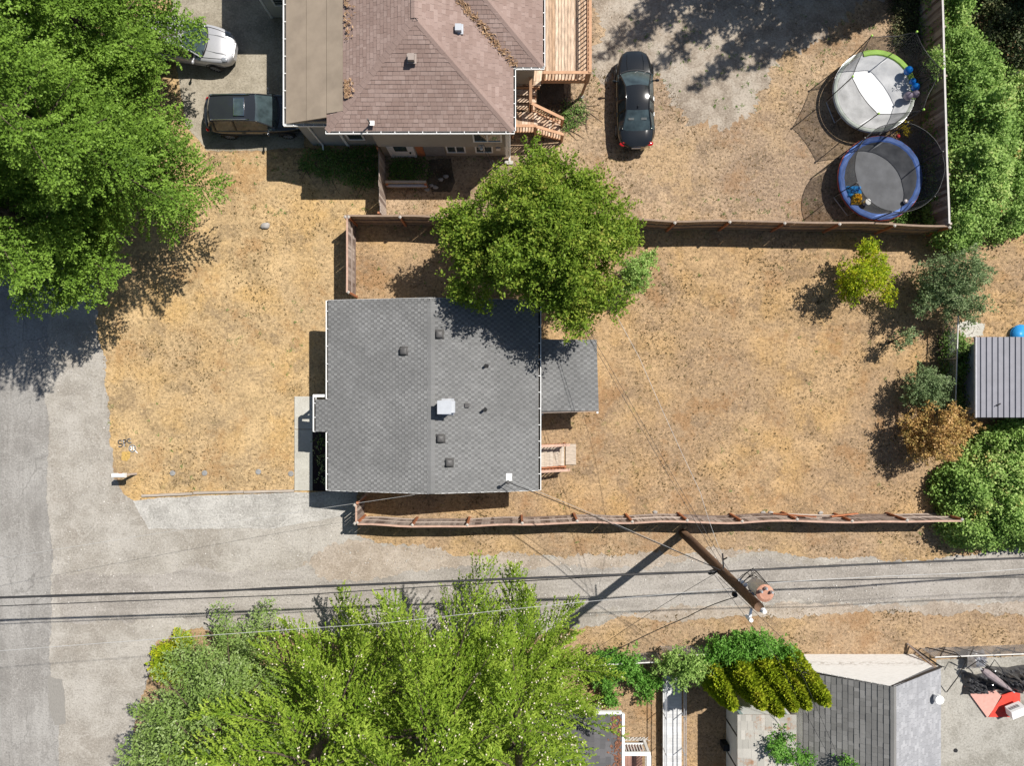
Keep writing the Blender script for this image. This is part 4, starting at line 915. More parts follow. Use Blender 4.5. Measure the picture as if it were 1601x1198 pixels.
p = W(1465,1092,2.35); obj("flue_cap", MB().tube([p-Vector((0,0,.3)),p,p+Vector((0,0,.05)),p+Vector((0,0,.22))],[.10,.10,.2,.2],14), m_white, r_)
ws = thing("mossy_shed", "small white panel shed with a mossy pale shingle roof beside the clipped conifers", "shed", (11.5,-17,0))
m = MB(); m.bb(10.45,12.8,-15.35,-15.25,0,2.1); m.bb(10.45,10.53,-20.5,-15.35,0,2.1); m.bb(12.72,12.8,-20.5,-15.35,0,2.1); obj("wall", m, m_white, ws)
m = MB(); m.hexa([(10.3,-20.5,2.12),(13.0,-20.5,2.12),(13.0,-15.2,2.12),(10.3,-15.2,2.12),(10.3,-20.5,2.2),(13.0,-20.5,2.2),(13.0,-15.2,2.2),(10.3,-15.2,2.2)]); r_ = obj("roof", m, m_wood_grey, ws)
s_ = MB(); shingles(s_, (10.3,-20.5,2.2), (1,0,0), (0,1,0), (0,0,1), const(0,2.7), 5.32, .42, .32, .02); obj("shingles", s_, m_shingle4, r_, kind='stuff')
for xx in (10.47,10.55,12.6): obj("corner_trim", MB().bb(xx-.04,xx+.04,-15.25,-15.2,0,2.1), M("teal_trim",(.30,.40,.40),.6), ws)
for yy in (-16.4,-17.9): obj("wall_joint", MB().bb(10.42,10.45,yy-.03,yy+.03,0,2.1), m_blackp, ws)
lh = thing("dark_roofed_house", "low building with a dark roof and white gutter half under the big cedar", "house", (2,-18,0))
m = MB(); m.hexa([(-3,-22,2.6),(4.95,-22,2.6),(4.95,-14.95,2.6),(-3,-14.95,2.6),(-3,-22,3.0),(4.95,-22,2.68),(4.95,-14.95,2.68),(-3,-14.95,3.0)]); r_ = obj("roof", m, m_under, lh)
s_ = MB(); v = Vector((-7.95,0,.32)); shingles(s_, (4.95,-22,2.69), (0,1,0), v.normalized(), Vector((.32,0,7.95)).normalized(), const(0,7.05), v.length, .25, .35, .01); obj("shingles", s_, m_shingle5, r_, kind='stuff')
m = MB(); m.bb(-2.5,4.3,-15.85,-15.75,0,2.6); m.bb(4.2,4.3,-22,-15.85,0,2.6); obj("wall", m, m_gwall, lh)
obj("gutter", MB().bb(4.95,5.07,-22,-14.9,2.58,2.72), m_white, lh); obj("fascia", MB().bb(3.7,4.95,-14.95,-14.83,2.5,2.66), m_white, lh)
lt = MB()
for k in range(420):
    q = Vector((4.9-abs(R.gauss(0,.22)),R.uniform(-20,-15),2.73)); lt.cur = R.random()*.4; a_ = R.uniform(0,6.3); c1 = Vector((math.cos(a_),math.sin(a_),.2))*R.uniform(.04,.09); c2 = Vector((-c1.y,c1.x,.01))*.5; lt.faces([q-c1,q+c2,q+c1,q-c2+Vector((0,0,.03))],[(0,1,2,3)])
obj("leaf_litter", lt, M("brown_litter",(.22,.10,.06),.9,.3,9), r_, kind='stuff')
pc = thing("porch", "brown porch floor behind a white balustrade below the dark-roofed house", "porch", (5.7,-19,0))
pbm = MB(); pbm.box((0,0,0),(.13,1,.03)); pb_me = unit("deck_board", pbm, M("red_brown_boards",(.27,.145,.11),.8,.2,5,objr=1,col2=(.36,.21,.17)))
x = 4.4
while x < 6.35: inst("deck_board", pb_me, pc, (x,-19.4,.35), (0,0,0), (1,4.0,1)); x += .14
wb = MB(); wb.box((0,0,0),(.045,.045,.85)); wb_me = unit("baluster", wb, m_white)
for k in range(11): inst("baluster", wb_me, pc, (5.0+.135*k,-17.42,.85))
for k in range(20): inst("baluster", wb_me, pc, (6.42,-17.55-.14*k,.85))
obj("top_rail", MB().bb(4.6,6.5,-17.5,-17.33,1.28,1.36).bb(6.33,6.52,-20.8,-17.5,1.28,1.36), m_white, pc); obj("bottom_rail", MB().bb(4.6,6.5,-17.45,-17.38,.36,.44), m_white, pc)
for k in range(11): 
    a_ = 4.55+.18*k; obj("lattice_slat", MB().beam((a_,-17.30,.02),(a_+.3,-17.30,.36),.03,.012,(0,1,0)), m_white, pc); obj("lattice_slat", MB().beam((a_+.3,-17.285,.02),(a_,-17.285,.36),.03,.012,(0,1,0)), m_white, pc)
for x, y in ((6.42,-17.42),(5.0,-17.42)): obj("post", MB().bb(x-.06,x+.06,y-.06,y+.06,.05,1.27), m_white, pc)

# ------------------------------------------------------------------ boardwalk ramp with pipe rails
bw_ = thing("boardwalk_ramp", "narrow pale boardwalk with double pipe handrails running down the photo", "boardwalk", (7.8,-17,0))
pl = MB(); pl.box((0,0,0),(.90,.136,.04)); pl_me = unit("plank", pl, M("grey_white_planks",(.50,.50,.50),.8,.12,4,objr=1,col2=(.60,.60,.60)))
y = -14.2
while y > -21: inst("plank", pl_me, bw_, (7.72,y,.42+R.uniform(-.003,.003))); y -= .143
obj("joist", MB().bb(7.3,7.36,-21,-14.15,.1,.40).bb(8.08,8.14,-21,-14.15,.1,.40), m_wood_grey, bw_)
for x in (7.28,8.19):
    for z in (.86,1.22): obj("hand_rail", MB().tube([(x,-14.2,z-.3),(x,-14.2,z),(x,-21,z)],.022,6), m_galv, bw_)
    for yy in (-14.25,-15.9,-17.6,-19.3): obj("rail_post", MB().tube([(x,yy,0),(x,yy,1.22)],.02,6), m_galv, bw_)

# ------------------------------------------------------------------ chain-link fences
def chainlink(label, a, b, h, rails=(1.0,), bar=True, posts=3, mat=None, dens=.12):
    mat = mat or m_galv; a, b = Vector(a), Vector(b); L = (b-a).length; d = (b-a)/L; t = thing("chain_link_fence", label, "fence", a); Z = Vector((0,0,1))
    m = MB(); n = int(L/dens); w = .006
    for k in range(-int(h/dens), n):
        for sg in (1,-1):
            s0 = k*dens; s1 = s0+h; z0, z1 = 0, h
            if s0 < 0: z0 = -s0; s0 = 0
            if s1 > L: z1 -= s1-L; s1 = L
            if s1 <= s0: continue
            p, q = (a+d*s0+Z*z0, a+d*s1+Z*z1) if sg > 0 else (a+d*s0+Z*(h-z0), a+d*s1+Z*(h-z1))
            m.beam(p, q, w, w, (d.y,-d.x,0))
    obj("mesh", m, mat, t, kind='stuff')
    for f in rails: obj("top_rail", MB().tube([a+Z*h*f,b+Z*h*f],.03,8), M("galv_rail",(.62,.60,.56),.5) if mat is m_galv else mat, t)
    for k in range(posts): q = a.lerp(b,k/(posts-1)); obj("post", MB().tube([q,q+Z*(h+.05)],.03,8), mat, t)
    return t
chainlink("rusting wire fence under leaves between the cedar and the boardwalk", (3.2,-13.35,0), (7.05,-13.15,0), 1.2, (1.0,), posts=3)
chainlink("short wire fence half hidden by vines at the head of the boardwalk", (7.25,-12.85,0), (10.2,-12.8,0), 1.2, (1.0,), posts=2)
chainlink("wire fence with thick top rail at the far end of the back yard", (21.0,3.6,0), (20.85,-1.3,0), 1.25, (1.0,), posts=3)
cl = chainlink("wire fence with diagonal braces along the concrete yard", (19.95,-12.95,0), (25.5,-12.75,0), 1.15, (1.0,), posts=3, dens=.10)
m = MB()
for x0 in (20.2,21.6,23.6): m.beam((x0,-12.9,.05),(x0+.9,-12.88,1.15),.04,.04); m.beam((x0+.9,-12.88,.05),(x0,-12.9,1.15),.04,.04)
obj("brace", m, m_blackp, cl)
o = thing("wood_pile", "dark poles and a board propped against the garage's white corner", "pole", (19.6,-13.1,0))
for k, (a, b) in enumerate((((19.3,-12.75,.05),(20.0,-13.25,1.6)),((19.25,-12.7,.05),(19.85,-13.35,1.5)),((19.4,-12.85,.05),(19.75,-13.3,1.3)))): obj("pole", MB().beam(a,b,.07,.05), (m_blackp,m_wood_grey,m_cedar)[k], o)

# ------------------------------------------------------------------ clutter on the concrete yard
zz = lambda px, py, z: W(px,py,z)
m_fr = m_blackp
fr = thing("bent_canopy_frame", "bent black tube canopy frame standing against the wire fence", "frame", W(1500,1050))
for pts in ([(1480,1083,.05),(1497,1060,.9),(1511,1034,1.5)],[(1511,1034,1.5),(1492,1020,1.0),(1468,1014,.4)],[(1511,1034,1.5),(1511,1042,.9)],[(1511,1046,.9),(1530,1033,1.2),(1547,1045,1.0)],[(1547,1045,1.0),(1555,1032,1.3),(1567,1048,1.2),(1580,1076,1.1)],[(1535,1033,1.25),(1548,1044,1.1)]):
    obj("tube", MB().tube([W(*q) for q in pts],.022,6), m_fr, fr)
crumple("black_tarpaulin", (1572,1060), .05, (.95,.60), 1.0, M("black_plastic_sheet",(.05,.05,.053),.22,.3,5,spec=.9), 3.3, "crumpled shiny black plastic sheet heaped on the concrete yard", "tarpaulin", 34)
crumple("grey_tarpaulin", (1524,1070), .05, (.60,.50), .55, M("dark_grey_sheet",(.07,.07,.075),.5,.3,5), 7.7, "dark grey sheet spread between the canopy frame and the red board", "tarpaulin", 26)
fp = thing("folded_umbrella", "long mauve-grey folded patio umbrella lying across the black sheet", "umbrella", W(1550,1065,.9))
a, b = W(1536,1048,1.0), W(1581,1080,.9); obj("canopy", MB().tube([a,a.lerp(b,.15),a.lerp(b,.6),b],[.10,.19,.15,.05],10), M("mauve_canvas",(.25,.205,.21),.8,.2), fp); obj("pole", MB().tube([a-(b-a)*.1,b+(b-a)*.12],.025,6), m_galv, fp)
def slab(name, label, cat, px, z, th, mat):
    q = [W(x,y,z) for x,y in px]; m = MB(); m.hexa([p-Vector((0,0,th)) for p in q]+q); o = obj(name, m, mat); return tag(o, label, cat)
slab("pink_board", "flat pink board lying beside the bright red board", "board", [(1544,1123),(1508,1074),(1556,1080),(1567,1090)][::-1][::-1], .10, .08, M("pink_board",(.55,.30,.25),.8,.1))
slab("red_board", "bright red board under the white box on the concrete yard", "board", [(1546,1122),(1595,1122),(1595,1078),(1566,1088)], .10, .08, M("red_board",(.60,.055,.035),.7,.15))
o = thing("white_crate", "dented white box tipped over on the red board", "box", W(1580,1106,.1), None, math.radians(22))
obj("box_body", MB().box((0,0,.36),(.72,.46,.42),0,Matrix.Rotation(.30,3,'X')), m_white, o, local=True)
for k in range(4): obj("vent_slot", MB().box((-.25+.13*k,.235,.46),(.06,.01,.14),0,Matrix.Rotation(.30,3,'X')), M("slot_grey",(.25,.25,.25),.7) if k == 0 else bpy.data.materials["slot_grey"], o, local=True)
crumple("shiny_scrap", (1525,1030), .3, (.36,.40), .65, M("crinkled_foil",(.62,.63,.66),.3,.3,6,metal=.6), 9.1, "crinkled pale foil sheeting caught in the black canopy frame", "sheeting", 18)
o = tag(obj("drain_cover", MB().cyl(W(1494,1174,.008),.10,.02,12), m_black, None), "small dark drain spot on the concrete yard below the junk", "drain")

# ------------------------------------------------------------------ front yard: mailbox, paint marks, edging, discs
mbx = thing("mailbox", "white mailbox on a leaning post at the edge of the road", "mailbox", W(213,741))
a = W(213,741); b = W(189,743,1.08); c_ = W(187,743.5,1.12)
obj("post", MB().beam(a, b-Vector((0,0,.02)), .09, .09), m_wood_grey, mbx)
m = MB(); G = []
for xx in (-.29,.29): G.append([c_+Vector((xx,.10*math.cos(t),.06+.10*math.sin(t))) for t in [math.pi*k/10 for k in range(11)]]+[c_+Vector((xx,-.10,-.09)),c_+Vector((xx,.10,-.09)),c_+Vector((xx,.10,.06))])
m.grid(G); m.poly(G[0][:-1]); m.poly(G[1][:-1][::-1]); bx = obj("box", m, m_white, mbx); obj("door", MB().box(c_+Vector((-.30,0,.03)),(.02,.19,.20)), m_white, bx); obj("flag", MB().box(c_+Vector((.1,.112,.12)),(.16,.012,.05)), m_red, bx)
def strokes(mb, lines, o, u, v, w, z):
    for L_ in lines:
        for i in range(len(L_)-1):
            p = o+u*L_[i][0]+v*L_[i][1]; q = o+u*L_[i+1][0]+v*L_[i+1][1]; d = (q-p).normalized(); s_ = Vector((-d.y,d.x,0))*w/2; d = d*w*.4
            mb.hexa([Vector((t.x,t.y,z)) for t in (p-s_-d,q-s_+d,q+s_+d,p+s_-d)]+[Vector((t.x,t.y,z+.006)) for t in (p-s_-d,q-s_+d,q+s_+d,p+s_-d)])
def arc(cx, cy, rx, ry, a0, a1, n=10): return [(cx+rx*math.cos(math.radians(a0+(a1-a0)*k/n)), cy+ry*math.sin(math.radians(a0+(a1-a0)*k/n))) for k in range(n+1)]
tx = MB(); o_ = W(186.3,699.5); u = Vector((.985,.17,0)); v = Vector((-.17,.985,0))
strokes(tx, [arc(.09,.21,.08,.075,20,270)+arc(.09,.07,.08,.07,90,-160)], o_, u*1.12, v*1.15, .045, .03)
strokes(tx, [[(.25,.0),(.25,.28)],arc(.25,.21,.11,.07,90,-90)], o_, u*1.12, v*1.15, .045, .03)
strokes(tx, [arc(.50,.19,.09,.09,50,310)], o_, u*1.12, v*1.15, .045, .03)
tag(obj("painted_letters", tx, M("grey_marking_paint",(.30,.31,.33),.8,.3,14)), "grey spray-painted letters SPC on the dry grass near the mailbox", "ground marking")
tg = MB(); c_ = W(207.5,701.3); 
strokes(tg, [arc(0,0,.16,.16,0,360,20),[(-.12,-.12),(.12,.12)],[(-.12,.12),(.24,-.21)]], c_, Vector((1,0,0)), Vector((0,1,0)), .048, .03)
tag(obj("survey_target", tg, m_white), "white painted circle with a cross beside the grey letters", "ground marking")
m = MB(); m.poly(ragged([(190,707),(204,706),(203,716),(198,722),(190,720)], .05, .05, 4, .005)); tag(obj("paint_stain", m, M("orange_spray",(.44,.29,.09),.9,.35,14)), "faded orange spray stain on the grass above the mailbox", "ground marking")
for k, (a, b, lb) in enumerate((((222,775.5),(301,772),"weathered edging timber nearest the road along the driveway"),((303,771),(381,769),"middle edging timber between lawn and gravel driveway"),((382,769.5),(460,767.5),"edging timber nearest the concrete walk along the driveway"))):
    tag(obj("edging_timber", MB().beam(W(*a,.05),W(*b,.05),.11,.12), M("edging_wood",(.36,.31,.26),.85,.3,4,(.7,6,6)) if k == 0 else bpy.data.materials["edging_wood"]), lb, "timber", "edging timbers along the driveway")
m_disc = M("concrete_disc",(.26,.255,.245),.8,.25,14,dirt=.4)
for (px, py), lb in (((270,740),"small grey disc in the lawn nearest the mailbox"),((320,740),"small grey disc, second from the mailbox in the lawn"),((404,738),"dark-centred grey disc in the lawn, second from the concrete walk"),((455,741),"ringed grey disc in the lawn touching the concrete walk")):
    p = W(px,py); t = tag(obj("ground_disc", MB().tube([p,p+Vector((0,0,.035)),p+Vector((0,0,.045))],[.14,.13,.09],14), m_disc), lb, "disc", "grey discs along the driveway lawn")
def rock(px, py, r, label, mat=None):
    p = W(px,py); m = MB(); m.ball((0,0,0),r,12,8,(1.25,.9,.5)); m.v = [tuple(Vector(q)*(1+.35*mnoise.noise(Vector(q)*3/r*.3+Vector((px,py,0))))+p+Vector((0,0,r*.25))) for q in m.v]
    return tag(obj("rock", m, mat or M("rock_grey",(.32,.30,.28),.9,.3,7), None, True), label, "rock")
rock(415.5,353,.19,"lone grey rock on the lawn below the brown house driveway")
for k,(px,py) in enumerate(((674,290),(681,293),(689,281),(697,276),(668,297))): rock(px,py,.11,("pale rubble block nearest the plank barrier","pale rubble block second from the plank barrier","square pale rubble block in the dark soil","rubble block highest in the dark soil by the house","rubble block just under the plank barrier's end")[k], bpy.data.materials.get("rock_grey"))
for k,(px,py) in enumerate(((1024,801),(1193,802),(1205,802),(1283,802))): rock(px,py,.10,("pale stone on the yard side of the wavy fence, farthest from the brambles","pale stone of a close pair by the wavy fence, nearer the house","pale stone of a close pair by the wavy fence, nearer the brambles","pale stone by the wavy fence nearest the brambles")[k], bpy.data.materials.get("rock_grey"))
tag(obj("bin", MB().box(W(1133,1166,.3),(.28,.28,.6)), m_black, None), "small black bin standing in shade by the mossy shed", "bin")
# ------------------------------------------------------------------ vegetation
def leafmesh(name, c, d, side, L, Wd, tint, mat, fold=0.0):
    """one kite-shaped quad per leaf: base c, direction d, side vector, arrays of length / width / tint"""
    n = len(c); L = L[:,None]; Wd = Wd[:,None]
    nv = np.cross(d, side)
    v = np.empty((n,4,3)); v[:,0] = c; v[:,1] = c+d*L*.45+side*Wd*.5+nv*Wd*fold; v[:,2] = c+d*L; v[:,3] = c+d*L*.45-side*Wd*.5+nv*Wd*fold
    me = bpy.data.meshes.new(name); me.vertices.add(n*4); me.vertices.foreach_set('co', v.reshape(-1).astype(np.float32))
    me.loops.add(n*4); me.loops.foreach_set('vertex_index', np.arange(n*4, dtype=np.int32))
    me.polygons.add(n); me.polygons.foreach_set('loop_start', np.arange(0,n*4,4,dtype=np.int32))
    at = me.attributes.new('rnd','FLOAT','FACE'); at.data.foreach_set('value', np.clip(tint,0,1).astype(np.float32))
    me.update(calc_edges=True); me.materials.append(mat); return me
def unitv(a): return a/np.maximum(np.linalg.norm(a,axis=1,keepdims=True),1e-9)
def place(name, me, parent, kind=None):
    o = bpy.data.objects.new(name, me); o.location = -WL[parent.name]; link(o, parent, (0,0,0))
    if kind: o['kind'] = kind
    return o
def frame_side(d, up=None):
    r = NR.normal(size=d.shape); s = np.cross(d, r); return unitv(s)

def leafy(parent, name, lobes, n, size, mat, per=22, spread=.16, flat=.35, shell=.45, zmin=.05, sub=.34):
    """lobes: list of (centre, (rx,ry,rz)); each lobe carries smaller clumps on its surface, each clump many twigs of leaves"""
    cs, rs, ws = [], [], []
    for c0, r0 in lobes:
        r0 = np.array(r0); k = max(5, int(9*(r0.mean()/.9)**1.6))
        dr = unitv(NR.normal(size=(k,3))+np.array([0,0,.25])); q = np.array(tuple(c0))+dr*r0*NR.uniform(.45,1.0,(k,1))
        rr = r0.mean()*sub*NR.uniform(.55,1.35,k); cs.append(q); rs.append(rr); ws.append(rr**2)
        cs.append(np.array([tuple(c0)])); rs.append(np.array([r0.mean()*.7])); ws.append(np.array([(r0.mean()*.7)**2*1.2]))
    cs = np.concatenate(cs); rs = np.concatenate(rs); ws = np.concatenate(ws); ws /= ws.sum()
    nc = max(8, n//per); li = NR.choice(len(cs), nc, p=ws)
    hue = NR.random(len(cs))
    dr = unitv(NR.normal(size=(nc,3))+np.array([0,0,.2])); rr = NR.random(nc)**shell
    cc = cs[li]+dr*(rs[li]*rr)[:,None]*np.array([1,1,.85])
    out = unitv(dr*.9+np.array([0,0,.45])+NR.normal(size=(nc,3))*.3); tint_c = NR.random(nc)*.6+hue[li]*.4
    idx = np.repeat(np.arange(nc), per); m = len(idx)
    s = NR.random(m); tl = spread*2.8*NR.uniform(.5,1.5,nc)
    p = cc[idx]+out[idx]*(s*tl[idx])[:,None]+NR.normal(size=(m,3))*spread*(.8-.55*s)[:,None]
    d = unitv(out[idx]*.6+NR.normal(size=(m,3))*.75+np.array([0,0,-.1]))
    nrm = unitv(NR.normal(size=(m,3))*.8+np.array([.25,.2,1.0])*flat*2.4); side = unitv(np.cross(nrm, d)+1e-6)
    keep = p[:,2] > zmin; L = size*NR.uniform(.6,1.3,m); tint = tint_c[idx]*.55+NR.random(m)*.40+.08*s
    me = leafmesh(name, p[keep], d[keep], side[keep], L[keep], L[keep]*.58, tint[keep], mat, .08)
    return place(name, me, parent)

def limbs(parent, base, top, r, tips, mat, nm='trunk'):
    base = Vector(base); top = Vector(top)
    m = MB(); mid = base.lerp(top,.5)+Vector((R.uniform(-.1,.1),R.uniform(-.1,.1),0)); m.tube([base-Vector((0,0,.1)), base.lerp(mid,.5), mid, top],[r*1.25,r,r*.8,r*.35],10); t = obj(nm, m, mat, parent, True)
    for q in tips:
        q = Vector(q); a = base.lerp(top, R.uniform(.35,.8)); k = a.lerp(q,.5)+Vector((0,0,.25))
        obj("limb", MB().tube([a,k,q],[r*.42,r*.28,r*.08],7), mat, t, True)
    return t

def conifer(parent, base, height, radius, zlow, mat, nb=150, twigs=12, sprays=12, slen=.20, swid=.075, droop=.25, tipup=.15, exp=.85, tw=.42, cone3d=.35, seed=1, bark=None, sweep=.65, clump=0.0, trunk_r=.28, prune=0, lift=0.0, zpow=1.25, tip=.75):
    rng = np.random.default_rng(seed); base = np.array(tuple(base), dtype=float)
    obj("trunk", MB().tube([Vector(base)-Vector((0,0,.1)),Vector(base)+Vector((0,0,height*.5)),Vector(base)+Vector((0,0,height))],[trunk_r,trunk_r*.6,.02],10), bark or m_bark, parent, True)
    zf = (np.arange(nb)+rng.random(nb))/nb; zf = zf**zpow; zb = zlow+(height-zlow)*zf
    az = np.arange(nb)*2.39996+rng.normal(size=nb)*.35
    Lb = radius*np.maximum(1-zf,0.03)**exp*rng.uniform(.72,1.12,nb)*(1+clump*np.sin(az*3+seed)*.5)
    # weight number of twigs by branch length
    bi, ti = [], []
    cnt = np.maximum(4,(twigs*2*(Lb/radius)**.8)).astype(int)
    bi = np.repeat(np.arange(nb), cnt); tt_ = np.concatenate([np.linspace(.16,1.0,c) for c in cnt])
    sg = np.where(np.arange(len(bi))%2 == 0, 1.0, -1.0); n = len(bi)
    dx = np.stack([np.cos(az),np.sin(az),np.zeros(nb)],1); sx = np.stack([-np.sin(az),np.cos(az),np.zeros(nb)],1)
    L = Lb[bi]; t = tt_
    root = base+np.array([0,0,1])*zb[bi][:,None]+dx[bi]*(L*t)[:,None]+np.array([0,0,1])*(L*(.10*t-droop*t**2+tipup*t**3))[:,None]
    tl = tw*L*(1-t)**tip*(.35+.65*np.minimum(t*2.2,1))+.16+.10*rng.random(n)*radius/4
    tl *= rng.uniform(.7,1.25,n)
    td = unitv(dx[bi]*sweep+sx[bi]*(sg*(1-.55*t))[:,None]+np.array([0,0,1])*rng.normal(-.02+lift,.18,n)[:,None])
    ns = np.maximum(3,(sprays*tl/(tw*radius*.55+.16)).astype(int)); ns = np.minimum(ns, sprays*3)
    si = np.repeat(np.arange(n), ns); s = np.concatenate([np.linspace(.05,1,k) for k in ns]); m = len(si)
    p = root[si]+td[si]*(tl[si]*s)[:,None]+np.array([0,0,-1])*(tl[si]*s**2*droop*.7)[:,None]+rng.normal(size=(m,3))*.02
    d = unitv(td[si]*(.85)+rng.normal(size=(m,3))*cone3d*2+np.array([0,0,.18])*cone3d)
    nrm = unitv(rng.normal(size=(m,3))*.55+np.array([0,0,1.0])); side = unitv(np.cross(nrm,d)+1e-6)
    ll = slen*rng.uniform(.6,1.25,m)*(1.05-.35*s)
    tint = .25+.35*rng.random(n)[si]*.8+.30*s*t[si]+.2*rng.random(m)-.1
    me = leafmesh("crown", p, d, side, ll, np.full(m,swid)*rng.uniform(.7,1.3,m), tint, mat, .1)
    cr = place("crown", me, parent)
    # visible limbs
    mb = MB()
    for k in range(0, nb, 2):
        q = [Vector(base+np.array([0,0,zb[k]])+dx[k]*Lb[k]*f+np.array([0,0,Lb[k]*(.10*f-droop*f*f+tipup*f**3)])) for f in (0,.4,.85)]; mb.tube(q,[.05+.015*Lb[k]*.5,.03,.008],5,False)
    o = obj("limbs", mb, bark or m_bark, cr); o['kind'] = 'stuff'
    return cr, dict(root=root, td=td, tl=tl, t=t)

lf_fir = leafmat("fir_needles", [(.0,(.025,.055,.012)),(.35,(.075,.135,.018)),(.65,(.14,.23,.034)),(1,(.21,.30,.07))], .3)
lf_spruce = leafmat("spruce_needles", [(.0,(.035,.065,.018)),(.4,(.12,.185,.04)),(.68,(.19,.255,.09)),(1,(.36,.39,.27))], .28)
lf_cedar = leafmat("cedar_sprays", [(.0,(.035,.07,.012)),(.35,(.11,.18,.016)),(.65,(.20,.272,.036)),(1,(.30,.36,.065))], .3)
lf_apple = leafmat("apple_leaves", [(.0,(.045,.075,.010)),(.35,(.098,.16,.018)),(.65,(.16,.225,.03)),(.9,(.24,.26,.045)),(1,(.32,.26,.08))], .4)
lf_bush = leafmat("bright_bush_leaves", [(.0,(.035,.09,.015)),(.5,(.09,.21,.03)),(1,(.17,.30,.07))], .35)
lf_gold = leafmat("golden_leaves", [(.0,(.09,.14,.012)),(.45,(.20,.27,.015)),(.8,(.36,.36,.02)),(1,(.45,.35,.03))], .4)
lf_grey = leafmat("grey_green_leaves", [(.0,(.04,.07,.025)),(.5,(.125,.175,.075)),(.85,(.22,.27,.14)),(1,(.34,.36,.25))], .3)
lf_orange = leafmat("rusty_flower_heads", [(.0,(.10,.10,.03)),(.35,(.27,.19,.06)),(.75,(.40,.25,.10)),(1,(.46,.33,.19))], .25)
lf_bramble = leafmat("bramble_leaves", [(.0,(.04,.08,.014)),(.35,(.115,.19,.042)),(.7,(.20,.285,.08)),(.93,(.31,.35,.13)),(1,(.40,.25,.10))], .35, .5, 1.85)
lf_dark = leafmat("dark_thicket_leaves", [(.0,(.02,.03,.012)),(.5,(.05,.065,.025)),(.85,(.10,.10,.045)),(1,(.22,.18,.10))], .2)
lf_arb = leafmat("clipped_conifer_sprays", [(.0,(.06,.10,.008)),(.5,(.18,.24,.014)),(.85,(.27,.30,.022)),(1,(.32,.28,.04))], .25)
lf_weed = leafmat("weed_leaves", [(.0,(.03,.07,.015)),(.6,(.09,.16,.035)),(1,(.20,.24,.09))], .3)

def tree(name, label, cat, base, group=None): return thing(name, label, cat, base, group)
# tall firs top-left
for (px,py,h,r,zl,sd,lb) in ((244,297,16,4.35,3.4,3,"big dark green fir beside the two driveway cars, nearest the lawn"),(160,384,14.5,3.9,3.2,5,"tall dark fir at the roadside, lowest in the photo of the four firs"),(232,126,13.5,3.5,3.4,8,"tall fir over the silver four-wheel drive, uppermost of the four firs"),(70,225,14.5,4.7,3.0,9,"tall fir reaching over the road at the photo's left edge")):
    t = tree("fir_tree", lb, "tree", W(px,py), "tall firs by the road")
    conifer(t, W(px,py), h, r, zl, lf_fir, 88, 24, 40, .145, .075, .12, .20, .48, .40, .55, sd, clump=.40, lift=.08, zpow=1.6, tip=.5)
# fir trees standing beyond the top edge, whose shade falls on the parking gravel
for (px,py,h,r,sd,lb) in ((1205,-125,15,2.6,21,"tall fir beyond the top edge shading the gravel by the deck"),(1290,-110,15,2.4,20,"tall fir beyond the top edge shading the black saloon's nose"),(1352,-78,15.2,2.0,22,"tall fir beyond the top edge casting the longest pointed shadow"),(1408,-80,13,2.0,23,"fir beyond the top edge shading the middle of the gravel"),(1462,-72,9.5,1.8,24,"fir beyond the top edge shading the grass towards the trampolines")):
    t = tree("fir_tree", lb, "tree", W(px,py), "firs casting shade on the parking gravel")
    conifer(t, W(px,py), h, r, 2.0, lf_fir, 70, 14, 16, .22, .12, .2, .1, .9, .42, .55, sd)
t = tree("spruce_tree", "blue-tipped spruce at the corner of road and alley", "tree", W(398,1068))
conifer(t, W(398,1068), 12, 4.45, .9, lf_spruce, 105, 26, 26, .17, .06, .10, .12, .70, .36, .50, 31)
ced = []
for (px,py,h,r,sd,lb) in ((562,1052,15,5.3,43,"light green cedar next to the blue-tipped spruce"),(700,1060,17,7.3,41,"tallest light green cedar dotted with pale cones, reaching the wavy fence"),(808,1014,14,4.3,47,"light green cedar overhanging the dark-roofed house")):
    t = tree("cedar_tree", lb, "tree", W(px,py), "cedars below the alley")
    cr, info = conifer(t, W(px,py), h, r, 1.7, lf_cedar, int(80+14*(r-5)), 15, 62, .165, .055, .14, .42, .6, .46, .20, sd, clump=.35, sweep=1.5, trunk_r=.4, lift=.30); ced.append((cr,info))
m_cone = M("pale_cones",(.62,.56,.42),.8,.2)
for cr, info in ced:
    cm = MB(); ids = NR.choice(len(info['t']), 420, replace=False)
    for i in ids:
        q = Vector(info['root'][i]+info['td'][i]*info['tl'][i]*NR.random()*.9)
        for _ in range(R.choice((1,1,2,3))): cm.ball(q+Vector((R.uniform(-.1,.1),R.uniform(-.1,.1),.10)),.032,5,4,(1,1,1.6))
    o = obj("cones", cm, m_cone, cr, True); o['kind'] = 'stuff'

# spreading fruit tree in the middle
ab = W(840,410)
t = tree("broadleaf_tree", "large rounded leafy tree overhanging the board fence and the grey roof", "tree", ab)
lob = []
for (px,py,z,r) in ((850,330,5.6,1.6),(790,350,4.6,1.4),(740,380,3.8,1.2),(758,425,3.6,1.15),(815,412,5.0,1.5),(880,395,5.6,1.6),(930,360,4.8,1.3),(952,382,4.0,1.0),(905,455,4.3,1.55),(850,448,3.9,1.25),(888,488,3.3,.65),(855,278,4.6,1.15),(905,310,4.4,1.15),(790,300,3.7,.95),(715,350,3.4,.8),(720,430,3.2,.8),(935,432,3.4,.8),(930,470,3.0,.6)):
    lob.append((W(px,py,z+1.2),(r*.96,r*.96,r*.75)))
for (px,py,z,r) in ((700,352,3.2,.55),(850,252,4.3,.7),(830,262,4.0,.5),(985,362,4.0,.6),(905,505,2.8,.4),(735,332,3.2,.55),(765,305,3.4,.6),(712,455,2.8,.5),(960,330,4.2,.7),(745,470,2.8,.5),(920,290,4.2,.6)):
    lob.append((W(px,py,z+1.2),(r*.96,r*.96,r*.75)))
